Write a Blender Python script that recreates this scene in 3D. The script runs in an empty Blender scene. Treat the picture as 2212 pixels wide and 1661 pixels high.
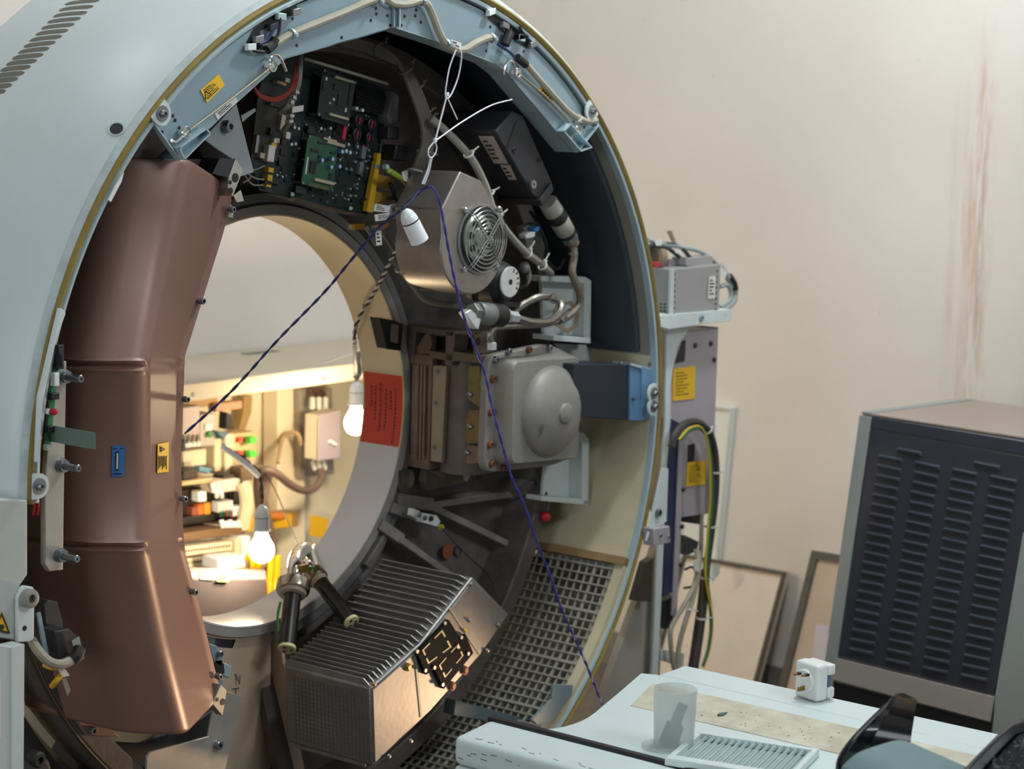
import bpy, bmesh, math, random
from mathutils import Vector as V, Matrix
random.seed(7)
PI = math.pi
sc = bpy.context.scene
COL = sc.collection
# ------------------------------------------------------------------ camera
CAM = V((-3.0303, -2.6656, 1.6761))
YAW, PITCH, ROLL, FPX = 0.9023, 0.1321, 0.0238, 4509.2
ZC = 1.02                       # height of the scanner axis
_f = V((math.sin(YAW)*math.cos(PITCH), math.cos(YAW)*math.cos(PITCH), -math.sin(PITCH)))
_r = V((math.cos(YAW), -math.sin(YAW), 0)); _u = _r.cross(_f)
RX = _r*math.cos(ROLL)+_u*math.sin(ROLL); UX = -_r*math.sin(ROLL)+_u*math.cos(ROLL)
cd = bpy.data.cameras.new('camera'); cam = bpy.data.objects.new('camera', cd); COL.objects.link(cam)
m = Matrix((RX, UX, -_f)).transposed().to_4x4(); m.translation = CAM
cam.matrix_world = m
cd.sensor_width = 36; cd.lens = FPX/2212*36; cd.clip_start = .05
cd.dof.use_dof = True; cd.dof.focus_distance = 3.75; cd.dof.aperture_fstop = 4.5
sc.camera = cam
# measured points: a pixel of the photograph lies on a known plane of the room
def ray(px, py): return _f+RX*((px-1106)/FPX)-UX*((py-830.5)/FPX)
def Y(px, py, y):
    d = ray(px, py); return CAM+d*((y-CAM.y)/d.y)
def X(px, py, x):
    d = ray(px, py); return CAM+d*((x-CAM.x)/d.x)
def Z(px, py, z):
    d = ray(px, py); return CAM+d*((z-CAM.z)/d.z)
def RP(px, py, p0, n):
    d = ray(px, py); return CAM+d*((V(p0)-CAM).dot(n)/d.dot(n))
def Pc(r, a, y): return V((r*math.cos(math.radians(a)), y, ZC+r*math.sin(math.radians(a))))
# ------------------------------------------------------------------ materials
MATS = {}
def lin(h):
    c = [int(h[i:i+2], 16)/255 for i in (0, 2, 4)]
    return [x/12.92 if x <= .04045 else ((x+.055)/1.055)**2.4 for x in c]+[1]
def mat(name, hx, rough=.5, metal=0., var=0., scale=8., bump=0., bscale=60., hx2=None, spec=None, trans=0., emit=0.):
    if name in MATS: return MATS[name]
    mt = bpy.data.materials.new(name); mt.use_nodes = True; N = mt.node_tree.nodes; L = mt.node_tree.links
    b = N['Principled BSDF']; c = lin(hx)
    b.inputs['Base Color'].default_value = c; b.inputs['Roughness'].default_value = rough; b.inputs['Metallic'].default_value = metal
    if spec is not None: b.inputs['Specular IOR Level'].default_value = spec
    if trans: b.inputs['Transmission Weight'].default_value = trans
    if emit:
        b.inputs['Emission Color'].default_value = c; b.inputs['Emission Strength'].default_value = emit
    tc = N.new('ShaderNodeTexCoord')
    if var or hx2:
        n = N.new('ShaderNodeTexNoise'); n.inputs['Scale'].default_value = scale; n.inputs['Detail'].default_value = 6
        n.inputs['Roughness'].default_value = .65
        L.new(tc.outputs['Object'], n.inputs['Vector'])
        r = N.new('ShaderNodeValToRGB'); r.color_ramp.elements[0].position = .38; r.color_ramp.elements[1].position = .66
        c2 = lin(hx2) if hx2 else [x*(1-var) for x in c[:3]]+[1]
        r.color_ramp.elements[0].color = c2; r.color_ramp.elements[1].color = c
        L.new(n.outputs['Fac'], r.inputs['Fac']); L.new(r.outputs['Color'], b.inputs['Base Color'])
    if bump:
        n2 = N.new('ShaderNodeTexNoise'); n2.inputs['Scale'].default_value = bscale; n2.inputs['Detail'].default_value = 3
        L.new(tc.outputs['Object'], n2.inputs['Vector'])
        bp = N.new('ShaderNodeBump'); bp.inputs['Strength'].default_value = bump; bp.inputs['Distance'].default_value = .002
        L.new(n2.outputs['Fac'], bp.inputs['Height']); L.new(bp.outputs['Normal'], b.inputs['Normal'])
    MATS[name] = mt; return mt
shellw = mat('painted_shell', 'c6cfd0', .38, 0, .05, 5, .03, 300)
rimw = mat('rim_edge', 'b9c4c3', .5, 0, .22, 30)
olive = mat('olive_gasket', '8f7a3c', .8, 0, .25, 14)
zinc = mat('zinc_sheet', '8fa4ae', .42, .3, .08, 9, .04, 200)
zincl = mat('zinc_edge', 'bfd3da', .35, .5, .05, 20)
steel = mat('grey_steel', '9b9c9c', .38, .85, .15, 18)
alu = mat('cast_aluminium', '96928b', .55, .3, .18, 14, .08, 120)
alus = mat('sheet_aluminium', 'c3beb4', .4, .6, .18, 12)
alud = mat('fin_aluminium', '93918f', .42, .75, .2, 16)
chrome = mat('chrome', 'd8d4cc', .14, 1.)
bolt = mat('bolt_steel', '8f9499', .3, .9)
dark = mat('dark_interior', '2b2622', .75, 0, .25, 10)
navy = mat('navy_lining', '363e46', .8, 0, .1, 6)
black = mat('black_plastic', '17171a', .45, 0, .1, 30)
blackm = mat('black_box', '2c2b2e', .55, 0, .12, 12)
rubber = mat('black_rubber', '1a1918', .6)
cast = mat('iron_casting', '665e59', .6, .15, .35, 22, .25, 160)
castl = mat('hub_ring_metal', '8f9092', .38, .35, .2, 20)
beige = mat('beige_liner', 'cbbf9f', .6, 0, .16, 7)
cream = mat('cream_liner', 'e6d5ae', .36, 0, .08, 9)
whitep = mat('white_painted_steel', 'cfd8d6', .45, 0, .08, 12)
white = mat('white_plastic', 'e4e6e4', .3, 0, .03, 20)
porc = mat('white_bakelite', 'e6eaec', .14)
copper = mat('copper_paint', '87665a', .40, .15, .05, 90, .015, 600)
brown = mat('dusty_brown_metal', '8a7462', .6, .12, .25, 25, .1, 150)
greycab = mat('grey_cable', '8f8b80', .55, 0, .1, 25)
beigecab = mat('beige_cable', 'a69f8c', .5, 0, .1, 25)
tie = mat('nylon_tie', 'd7d6cf', .4)
pcb = mat('circuit_board_dark', '142b27', .5, 0, .4, 40)
pcbg = mat('circuit_board_green', '286048', .45, 0, .3, 45)
pcbb = mat('bright_board_edge', '1e7a4c', .45)
chip = mat('chip_black', '1b1c1e', .45)
beigec = mat('beige_connector', 'b9ad93', .5)
yellow = mat('yellow_label', 'e9b61a', .5)
yellowc = mat('yellow_plastic', 'd9a92a', .5)
red = mat('red_plastic', 'b3202c', .45)
redw = mat('red_wire', 'a2382a', .5)
mag = mat('magenta_film', 'c02a55', .45)
ink = mat('printing_ink', '23211e', .7)
paper = mat('paper_label', 'd9d7d2', .6, 0, .04, 30)
purple = mat('purple_wire', '3b3a86', .45)
dwire = mat('dark_blue_wire', '1f3158', .45)
brass = mat('brass', 'b08d4e', .35, .9)
gold = mat('gold_zinc', 'a08a5a', .35, .8)
blue = mat('blue_steel', '5f87ab', .5, .1, .12, 14)
bluel = mat('blue_label', '2f6fb5', .5)
braid = mat('braided_steel_hose', '9c968c', .38, .8, .3, 220, .4, 300)
meshw = mat('mesh_wire', 'a8a598', .5, .2, .15, 30)
lilac = mat('lilac_grey_steel', 'a9a1a6', .5, 0, .06, 10)
psu = mat('grey_unit_steel', '9c9b9a', .45, .2, .05, 20)
plast = mat('white_table_plastic', 'd3e0e0', .32, 0, .04, 9, .02, 300)
dirty = mat('dirty_channel', 'cfccba', .55, 0, 0, 13, hx2='b3ac97')
cabgrey = mat('grey_bezel', '8d928e', .5)
cabdark = mat('dark_grey_panel', '30323c', .45)
yg = mat('green_yellow_wire', '3c7a34', .5)
orange = mat('orange_plastic', 'd0722e', .5)
warmpl = mat('terminal_cream', 'cbbfa4', .5, 0, .1, 20)
backp = mat('bay_back_panel', 'e9dfc8', .6, 0, .08, 6)
darkg = mat('dark_grey_case', '554d50', .5, 0, .05, 15)
# ------------------------------------------------------------------ mesh building
ORG = {}
class MB:
    def __init__(s, M=None): s.v = []; s.f = []; s.M = M
    def add(s, vs, fs):
        o = len(s.v)
        s.v += [(s.M @ V(v)) if s.M else V(v) for v in vs]
        s.f += [tuple(i+o for i in f) for f in fs]; return s
    def obox(s, o, u, v, w):
        o, u, v, w = V(o), V(u), V(v), V(w)
        p = [o, o+u, o+u+v, o+v]; p += [q+w for q in p]
        return s.add(p, [(0, 3, 2, 1), (4, 5, 6, 7), (0, 1, 5, 4), (1, 2, 6, 5), (2, 3, 7, 6), (3, 0, 4, 7)])
    def box(s, c, d):
        c = V(c); d = V(d); return s.obox(c-d/2, (d.x, 0, 0), (0, d.y, 0), (0, 0, d.z))
    def prism(s, pts, w):
        pts = [V(p) for p in pts]; w = V(w); n = len(pts)
        fs = [tuple(range(n)), tuple(range(2*n-1, n-1, -1))]+[(i, (i+1) % n, (i+1) % n+n, i+n) for i in range(n)]
        return s.add(pts+[p+w for p in pts], fs)
    def loft(s, rings, closed=True, caps=True):
        k = len(rings[0]); vs = [p for r in rings for p in r]; fs = []
        for j in range(len(rings)-1):
            for i in range(k if closed else k-1):
                a, b = j*k+i, j*k+(i+1) % k; fs.append((a, b, b+k, a+k))
        if caps and closed: fs += [tuple(range(k)), tuple(range((len(rings)-1)*k, len(rings)*k))]
        return s.add(vs, fs)
    def cyl(s, p0, p1, r0, r1=None, n=16, cap=True):
        p0, p1 = V(p0), V(p1); r1 = r0 if r1 is None else r1
        d = (p1-p0).normalized(); a = d.orthogonal().normalized(); b = d.cross(a)
        R = [[p+(a*math.cos(2*PI*i/n)+b*math.sin(2*PI*i/n))*r for i in range(n)] for p, r in ((p0, r0), (p1, r1))]
        return s.loft(R, True, cap)
    def spin(s, p0, d, prof, n=24):          # prof: list of (radius, distance along d)
        p0, d = V(p0), V(d).normalized(); a = d.orthogonal().normalized(); b = d.cross(a)
        return s.loft([[p0+d*h+(a*math.cos(2*PI*i/n)+b*math.sin(2*PI*i/n))*max(r, 1e-5) for i in range(n)] for r, h in prof], True, True)
    def tube(s, pts, r, n=8, sm=6, closed=False):
        P = path(pts, sm, closed); k = len(P); rings = []; prev = None
        for i in range(k):
            t = (P[(i+1) % k]-P[i-1]) if closed else (P[min(i+1, k-1)]-P[max(i-1, 0)])
            t.normalize()
            a = t.orthogonal() if prev is None else prev-t*prev.dot(t)
            if a.length < 1e-6: a = t.orthogonal()
            a.normalize(); prev = a; b = t.cross(a)
            rr = r[0]+(r[1]-r[0])*i/(k-1) if isinstance(r, tuple) else r
            rings.append([P[i]+(a*math.cos(2*PI*j/n)+b*math.sin(2*PI*j/n))*rr for j in range(n)])
        if closed: return s.loft(rings+[rings[0]], True, False)
        return s.loft(rings, True, True)
    def arc(s, prof, a0, a1, n=64, caps=True):   # closed profile of (radius, y) swept about the scanner axis
        full = abs(a1-a0) >= 359.9
        R = [[Pc(r, a0+(a1-a0)*i/n, y) for r, y in prof] for i in range(n+1)]
        return s.loft(R, True, caps and not full)
    def sphere(s, c, r, n=16, sc=(1, 1, 1)):
        c = V(c); rings = []
        for j in range(n//2+1):
            t = PI*j/(n//2); q = max(math.sin(t), 1e-4)
            rings.append([c+V((r*sc[0]*q*math.cos(2*PI*i/n), r*sc[1]*q*math.sin(2*PI*i/n), r*sc[2]*math.cos(t))) for i in range(n)])
        return s.loft(rings, True, True)
    def build(s, name, mt, parent=None, loc=None, smooth=True, bev=0, seg=2, ang=35):
        if parent is not None: o = ORG[parent.name]
        elif loc is not None: o = V(loc)
        else:
            lo = [min(v[i] for v in s.v) for i in range(3)]; hi = [max(v[i] for v in s.v) for i in range(3)]
            o = V(((lo[0]+hi[0])/2, (lo[1]+hi[1])/2, lo[2]))
        me = bpy.data.meshes.new(name); me.from_pydata([v-o for v in s.v], [], s.f)
        bm = bmesh.new(); bm.from_mesh(me)
        bmesh.ops.recalc_face_normals(bm, faces=bm.faces); bm.to_mesh(me); bm.free()
        if smooth:
            me.polygons.foreach_set('use_smooth', [True]*len(me.polygons)); me.set_sharp_from_angle(angle=math.radians(ang))
        me.materials.append(mt)
        ob = bpy.data.objects.new(name, me); COL.objects.link(ob)
        if parent is not None: ob.parent = parent; ORG[ob.name] = o
        else: ob.location = o; ORG[ob.name] = o
        if bev:
            b = ob.modifiers.new('bevel', 'BEVEL'); b.width = bev; b.segments = seg; b.limit_method = 'ANGLE'; b.angle_limit = .5
        return ob
def path(pts, sm=6, closed=False):
    pts = [V(p) for p in pts]; n = len(pts)
    if sm <= 1 or n < 3: return pts
    out = []
    for i in range(n if closed else n-1):
        p1, p2 = pts[i], pts[(i+1) % n]
        p0 = pts[i-1] if (closed or i > 0) else p1*2-p2
        p3 = pts[(i+2) % n] if (closed or i < n-2) else p2*2-p1
        for k in range(sm):
            t = k/sm
            out.append(.5*((2*p1)+(p2-p0)*t+(2*p0-5*p1+4*p2-p3)*t*t+(-p0+3*p1-3*p2+p3)*t**3))
    if not closed: out.append(pts[-1])
    return out
def thing(name, label, cat, loc, group=None):
    o = bpy.data.objects.new(name, None); COL.objects.link(o); o.location = loc; o.empty_display_size = .05
    ORG[o.name] = V(loc); return tag(o, label, cat, group)
def tag(o, label, cat, group=None):
    o['label'] = label; o['category'] = cat
    if group: o['group'] = group
    return o
def struct(o): o['kind'] = 'structure'; return o
def lab(o, l): o['label'] = l; return o
NY = V((0, -1, 0)); NX = V((-1, 0, 0)); UP = V((0, 0, 1))
def frame(o, x, n):                       # local x along x, local z along n
    z = V(n).normalized(); x = V(x); x = (x-z*x.dot(z)).normalized(); y = z.cross(x)
    M = Matrix((x, y, z)).transposed().to_4x4(); M.translation = V(o); return M
def pl(pts, y): return [Y(a, b, y) for a, b in pts]
def bolts(parent, pxs, y, r=.007, h=.008, mt=None, name='bolt', n=NY):
    for a, b in pxs:
        p = Y(a, b, y)
        MB().spin(p-n*.002, n, [(r, 0), (r, h), (r*.85, h+.001), (r*.5, h+.001), (r*.45, h*.5)], 12).build(name, mt or bolt, parent)
def sticker(parent, name, mt, pts, n=NY, t=.0012, lines=0, lm=None, margin=.12, fillr=.8, split=1, seed=1):
    # pts: TL,TR,BR,BL corners in the room; printing as thin raised ink rows
    n = V(n).normalized(); p = [V(q)+n*.0006 for q in pts]
    o = MB().prism(p, n*t).build(name, mt, parent, smooth=False)
    if lines:
        q = [v+n*(t+.0003) for v in p]; mb = MB(); rnd = random.Random(seed)
        def bi(u, w): return q[0].lerp(q[1], u).lerp(q[3].lerp(q[2], u), w)
        for i in range(lines):
            w0 = margin+(1-2*margin)*(i+.2)/lines; w1 = margin+(1-2*margin)*(i+.65)/lines
            u = margin; end = margin+(1-2*margin)*(fillr if i % 3 else fillr*.7)*rnd.uniform(.8, 1)
            while u < end:
                du = rnd.uniform(.05, .14); e = min(u+du, end)
                mb.prism([bi(u, w0), bi(e, w0), bi(e, w1), bi(u, w1)], n*.0003); u += du+.025
        mb.build('printing', lm or ink, o, smooth=False)
    return o
def textmb(mb, s, M, size, depth=.0004):
    cu = bpy.data.curves.new('t', 'FONT'); cu.body = s; cu.size = size; cu.extrude = depth; cu.align_x = 'CENTER'; cu.align_y = 'CENTER'
    ob = bpy.data.objects.new('t', cu); COL.objects.link(ob)
    dg = bpy.context.evaluated_depsgraph_get(); me = ob.evaluated_get(dg).to_mesh()
    mb.add([M @ v.co for v in me.vertices], [tuple(p.vertices) for p in me.polygons])
    ob.evaluated_get(dg).to_mesh_clear(); bpy.data.objects.remove(ob); bpy.data.curves.remove(cu)
def zip_tie(parent, c, d, r, tail=.0, tdir=None, mt=None, name='cable_tie'):
    c, d = V(c), V(d).normalized(); a = d.orthogonal().normalized(); b = d.cross(a); mb = MB()
    w = .0022
    R = []
    for i in range(17):
        t = 2*PI*i/16; e = a*math.cos(t)+b*math.sin(t)
        R.append([c+e*r-d*w, c+e*(r+.0014)-d*w, c+e*(r+.0014)+d*w, c+e*r+d*w])
    mb.loft(R, True, False)
    td = V(tdir) if tdir else V((-.5, -.8, -.3)); td = (td-d*td.dot(d)).normalized()
    h = c+td*(r+.003); mb.obox(h-d*.003-td.cross(d)*.003-td*.003, d*.006, td.cross(d)*.006, td*.006)
    if tail: mb.obox(h-d*.0015, d*.003, td.cross(d)*.0015, td*tail)
    return mb.build(name, mt or tie, parent, smooth=False)
def ctube(name, mt, pts, r, label=None, cat='cable', parent=None, group=None, n=8, sm=6):
    o = MB().tube(pts, r, n, sm).build(name, mt, parent)
    if parent is None: tag(o, label, cat, group)
    return o
def twist(name, mt, pts, r, pitch, label=None, cat='wire', parent=None, mt2=None, sm=10):
    P = path(pts, sm); L = [0]
    for i in range(1, len(P)): L.append(L[-1]+(P[i]-P[i-1]).length)
    root = parent or thing(name, label, cat, P[-1])
    if parent: root = parent
    for k in range(2):
        mb = MB(); Q = []
        # resample
        N = int(L[-1]/(pitch/8)); j = 0
        for i in range(N+1):
            s = L[-1]*i/N
            while j < len(L)-2 and L[j+1] < s: j += 1
            t = (s-L[j])/max(L[j+1]-L[j], 1e-9); p = P[j].lerp(P[j+1], t); d = (P[j+1]-P[j]).normalized()
            a = d.cross(V((.3, .9, .1))).normalized(); b = d.cross(a); th = 2*PI*s/pitch+k*PI
            Q.append(p+(a*math.cos(th)+b*math.sin(th))*r*.9)
        mb.tube(Q, r, 6, 1).build('strand', (mt2 if (k and mt2) else mt), root)
    return root
# ------------------------------------------------------------------ setting
def plaster(name, stains):
    mt = bpy.data.materials.new(name); mt.use_nodes = True; N = mt.node_tree.nodes; L = mt.node_tree.links
    b = N['Principled BSDF']; b.inputs['Roughness'].default_value = .85
    tc = N.new('ShaderNodeTexCoord')
    def noise(scale, det=5, vec=None, rough=.6):
        n = N.new('ShaderNodeTexNoise'); n.inputs['Scale'].default_value = scale; n.inputs['Detail'].default_value = det; n.inputs['Roughness'].default_value = rough
        L.new(vec or tc.outputs['Object'], n.inputs['Vector']); return n.outputs['Fac']
    def ramp(fac, p0, c0, p1, c1):
        r = N.new('ShaderNodeValToRGB'); r.color_ramp.elements[0].position = p0; r.color_ramp.elements[1].position = p1
        r.color_ramp.elements[0].color = c0; r.color_ramp.elements[1].color = c1; L.new(fac, r.inputs['Fac']); return r.outputs['Color']
    def mix(fac, a, bb):
        x = N.new('ShaderNodeMix'); x.data_type = 'RGBA'; L.new(fac, x.inputs[0]); L.new(a, x.inputs[6])
        if hasattr(bb, 'links'): L.new(bb, x.inputs[7])
        else: x.inputs[7].default_value = bb
        return x.outputs[2]
    def mth(op, a, bb=None, clamp=False):
        x = N.new('ShaderNodeMath'); x.operation = op; x.use_clamp = clamp
        for i, q in enumerate((a, bb)):
            if q is None: continue
            if hasattr(q, 'links'): L.new(q, x.inputs[i])
            else: x.inputs[i].default_value = q
        return x.outputs[0]
    base = ramp(noise(1.3), .35, lin('d6cec7'), .7, lin('dfd8d1'))
    spots = ramp(noise(38, 2), .735, (0, 0, 0, 1), .76, (1, 1, 1, 1))
    gate = ramp(noise(3, 2), .5, (0, 0, 0, 1), .62, (1, 1, 1, 1))
    colr = mix(mth('MULTIPLY', mth('MULTIPLY', spots, gate), .45), base, lin('8f7b68'))
    sx = N.new('ShaderNodeSeparateXYZ'); L.new(tc.outputs['Object'], sx.inputs[0])
    for (yc, w, z0, z1, amt, cc) in stains:       # streaks of rusty water that ran down the plaster
        mp = N.new('ShaderNodeMapping'); mp.inputs['Scale'].default_value = (1, 26, 2.2); L.new(tc.outputs['Object'], mp.inputs[0])
        st = ramp(noise(2.1, 6, mp.outputs[0], .7), .42, (0, 0, 0, 1), .68, (1, 1, 1, 1))
        d = mth('DIVIDE', mth('ABSOLUTE', mth('SUBTRACT', sx.outputs[1], yc)), w)
        g = mth('SUBTRACT', 1.0, d, True)
        zr = mth('MULTIPLY', mth('MULTIPLY', mth('SUBTRACT', sx.outputs[2], z0), 5.0, True), mth('MULTIPLY', mth('SUBTRACT', z1, sx.outputs[2]), 3.0, True))
        colr = mix(mth('MULTIPLY', mth('MULTIPLY', mth('MULTIPLY', st, g), zr), amt, True), colr, lin(cc))
    L.new(colr, b.inputs['Base Color'])
    bp = N.new('ShaderNodeBump'); bp.inputs['Strength'].default_value = .12; bp.inputs['Distance'].default_value = .004
    L.new(noise(55, 4), bp.inputs['Height']); L.new(bp.outputs['Normal'], b.inputs['Normal'])
    return mt
XW, YW = 2.05, 1.5
struct(MB().box((-1.2, -1.5, -.05), (6.6, 6.1, .1)).build('floor', mat('floor_concrete', '6f665c', .7, 0, .3, 4, .1, 40), loc=(0, 0, 0)))
struct(MB().box((XW+.05, -1.5, 1.6), (.1, 6.2, 3.2)).build('wall_right', plaster('plaster_right', [(-.20, .055, .75, 1.98, 1.2, 'c49a84'), (-.13, .022, .8, 1.8, .8, 'cdb3a3'), (.13, .012, 1.45, 1.7, .5, 'bfae8e'), (-.215, .012, .9, 1.75, .9, '8f7262')]), loc=(0, 0, 0)))
struct(MB().box((-1.2, YW+.05, 1.6), (6.5, .1, 3.2)).build('wall_back', plaster('plaster_back', []), loc=(0, 0, 0)))
struct(MB().box((-1.2, -1.5, 3.25), (6.6, 6.2, .1)).build('ceiling', mat('ceiling_white', 'd8d8d4', .9), loc=(0, 0, 0)))
struct(MB().box((XW-.008, -.6, .05), (.016, 4.0, .1)).build('baseboard_right', mat('baseboard_grey', '8d8680', .6, 0, .2, 8)))
# ------------------------------------------------------------------ scanner housing
OUT = [(.905, .007), (.914, .014), (.926, .034), (.953, .10), (.98, .2), (.998, .34), (1.0, .42)]
def rout(y):
    for (r0, y0), (r1, y1) in zip(OUT, OUT[1:]):
        if y0 <= y <= y1: return r0+(r1-r0)*(y-y0)/(y1-y0)
    return OUT[0][0] if y < OUT[0][1] else OUT[-1][0]
def shell_hit(px, py):
    d = ray(px, py); t = 2.2
    while t < 6:
        p = CAM+d*t
        if -.02 < p.y < .45 and math.hypot(p.x, p.z-ZC) < rout(p.y): return p
        t += .002
    return None
H = thing('scanner_housing', 'large pale grey ring-shaped scanner housing standing open', 'scanner', (0, .2, 0))
cover = MB().arc(OUT+[(.985, .43), (.885, .43), (.885, .010)], -8, 180, 120).build('outer_cover', shellw, H, ang=50)
MB().arc(OUT+[(.985, .43), (.885, .43), (.885, .010)], -24, -8.3, 14).build('side_cover', shellw, H, ang=50)
MB().arc(OUT+[(.985, .43), (.965, .43), (.945, .2), (.915, .03), (.9, .03), (.885, .03), (.885, .010)], -80, -24, 40).build('side_cover', shellw, H, ang=50)
MB().arc([(.906, .0068), (.914, .0130), (.9155, .0150), (.906, .0085)], -80, 180, 160).build('rim_edge', rimw, H)
MB().arc([(.8930, .010), (.8950, .003), (.900, .0), (.9045, .003), (.9065, .010)], -80, 180, 160).build('gasket', olive, H)
MB().arc([(.8830, .03), (.8830, .005), (.8885, .003), (.8932, .008), (.8932, .03)], -80, 180, 160).build('inner_lip', zincl, H)
MB().arc([(.8835, .02), (.8835, .425), (.8825, .425), (.8825, .02)], -24, 6.6, 24).build('inner_liner', beige, H)
MB().arc([(.8835, .02), (.8835, .425), (.8825, .425), (.8825, .02)], 6.6, 180, 90).build('inner_liner', mat('grey_liner', '8b887c', .7, 0, .15, 8), H)
fo = MB().arc([(.881, .045), (.881, .42), (.868, .42), (.868, .045)], 7.0, 176, 90).build('foam_lining', navy, H, bev=.006)
MB().arc([(.52, .432), (.985, .432), (.985, .445), (.52, .445)], -20, 180, 90).build('rear_panel', dark, H)
MB().arc([(.52, .432), (.86, .432), (.86, .445), (.52, .445)], 262, 340, 40).build('rear_panel', dark, H)
# vent slots on the cover
for i in range(-2, 17):
    t = i/14; px, py = 214-189*t, 2+183*t
    ends = []
    for (qx, qy) in ((px, py), (px-36, py+1), (px-72+12*t, py+7)):
        h = shell_hit(qx, qy)
        ends.append(h)
    if not all(ends): continue
    pa = [(math.degrees(math.atan2(h.z-ZC, h.x)), h.y) for h in ends]
    ring0, ring1 = [], []
    K = 10; hw = .35
    for k in range(K+1):
        u = k/K; q = (1-u)*(1-u), 2*u*(1-u), u*u
        a = sum(w*p[0] for w, p in zip((q[0], q[1], q[2]), pa)); y = sum(w*p[1] for w, p in zip(q, pa))
        w = hw*min(1, .45+2.5*min(u, 1-u)*2)
        ring0.append((a-w, y)); ring1.append((a+w, y))
    loop = ring0+ring1[::-1]
    sl = MB().loft([[Pc(rout(y)+.0006, a, y) for a, y in loop], [Pc(rout(y)-.004, a, y) for a, y in loop]], True, True)
    sl.build('vent_slot', mat('vent_dark', '66655b', .7), H, smooth=False)
h = shell_hit(252, 280); nh = V((h.x, 0, h.z-ZC)).normalized(); sl_ = (rout(h.y+.01)-rout(h.y-.01))/.02; nh = (nh-V((0, sl_, 0))).normalized()
MB().spin(h-nh*.004, nh, [(.0145, 0), (.0145, .0068), (.0118, .0072), (.0112, .0066)], 24).build('bolt_recess', rimw, H)
MB().spin(h-nh*.004, nh, [(.0112, 0), (.0112, .0068)], 24).build('bolt_hole', black, H)
MB().spin(h-nh*.003+V((.004, 0, -.003)), nh, [(.0045, 0), (.0045, .0072), (.002, .0073), (.002, .004)], 16).build('bolt', bolt, H)
# mounting tabs round the rim
def tab(px, py, ang, bolt_r=.0068):
    c = Y(px, py, -.002); a = math.degrees(math.atan2(c.z-ZC, c.x)); rad = V((math.cos(math.radians(a)), 0, math.sin(math.radians(a)))); tan = V((-rad.z, 0, rad.x))
    pts = []
    for k in range(9):
        th = PI/2+PI*k/8; pts.append(c+(rad*math.cos(th)+tan*math.sin(th))*.021)
    pts = [c+tan*.021+rad*.012, *pts, c-tan*.021+rad*.012]
    t = MB().prism([p+V((0, .005, 0)) for p in pts], (0, -.005, 0)).build('mounting_tab', whitep, H, smooth=False)
    MB().spin(c, NY, [(.0135, 0), (.0135, .002)], 24).build('washer', steel, t)
    MB().spin(c, NY, [(bolt_r, 0), (bolt_r, .006), (bolt_r*.7, .0095), (.003, .0098), (.003, .006)], 16).build('screw', bolt, t)
for a in ((350, 245), (1279, 240), (84, 1050), (1412, 849), (1412, 878)): tab(*a, 0)
# liner clips and the beam of light-blue stiffening sheet under the rim, right side
tp = [(1432, 1012), (1444, 1012), (1440, 1126), (1428, 1134), (1405, 1146), (1398, 1168), (1408, 1125)]
MB().prism(pl(tp, -.018), (0, .006, 0)).build('side_bracket', whitep, H, smooth=False)
bolts(H, [(1421, 1107)], -.02, .009, .008)
MB().prism(pl([(1412, 1142), (1447, 1136), (1449, 1172), (1412, 1180)], -.03), (0, .03, 0)).build('clamp_plate', lilac, H, bev=.002)
bolts(H, [(1427, 1156), (1444, 1159)], -.031, .004, .004)
# small tears of the liner film
for q in ([(268, 372), (263, 392), (240, 436), (234, 432), (250, 400)],):
    MB().prism(pl(q, -.004), (0, .003, 0)).build('lip_clip', white, H, smooth=False)
MB().prism(pl([(133, 665), (143, 676), (122, 735), (92, 870), (86, 1000), (82, 1000), (88, 860), (118, 730)], -.012), (0, .012, 0)).build('edge_guard', whitep, H, bev=.002)
# ------------------------------------------------------------------ lower left covers
LC = thing('side_column_cover', 'grey column cover with a black-and-yellow warning triangle below the left end of the ring', 'cover', (-1.0, .1, 0))
MB().prism(pl([(-40, 1076), (60, 1080), (60, 1241), (44, 1264), (44, 1385), (-40, 1372)], -.004), (0, .35, 0)).build('panel', mat('column_grey', 'b9beb9', .45, 0, .06, 8), LC, bev=.003)
br = MB().prism(pl([(52, 1265), (72, 1268), (75, 1274), (74, 1378), (66, 1386), (38, 1388), (38, 1290), (46, 1272)], -.012), (0, .008, 0)).build('bracket', whitep, LC, bev=.002)
MB().spin(Y(58, 1291, -.012), NY, [(.0155, 0), (.0155, .012), (.0115, .014), (.0075, .014), (.0075, .004)], 24).build('bushing', mat('bushing', '8e8a80', .5), br)
MB().spin(Y(53, 1357, -.012), NY, [(.0045, 0), (.0045, .0004)], 16).build('hole', black, br)
tri = MB().prism(pl([(4, 1321), (22, 1369), (-16, 1362)], -.0065), (0, .002, 0)).build('warning_triangle', yellow, LC, smooth=False)
fr = MB()
o3 = pl([(4, 1321), (22, 1369), (-16, 1362)], -.007); i3 = pl([(4, 1330), (17, 1364), (-9, 1359)], -.007)
for k in range(3): fr.prism([o3[k], o3[(k+1) % 3], i3[(k+1) % 3], i3[k]], (0, -.0004, 0))
fr.prism(pl([(-4, 1349), (6, 1349), (10, 1354), (6, 1361), (-6, 1359)], -.007), (0, -.0004, 0))
fr.build('printing', ink, tri, smooth=False)
LP = thing('lower_front_cover', 'pale grey lower cover panel at the bottom left corner', 'cover', (-1.0, .0, 0))
MB().prism(pl([(-60, 1380), (25, 1397), (53, 1391), (51, 1700), (-60, 1700)], -.05), (0, .03, 0)).build('panel', mat('lower_panel_grey', 'c3c9c8', .45, 0, .05, 8), LP, bev=.002)
MB().prism(pl([(53, 1391), (51, 1700), (25, 1700), (26, 1397)], -.0515), (0, .002, 0)).build('edge_strip', whitep, LP, bev=.0008)
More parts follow.
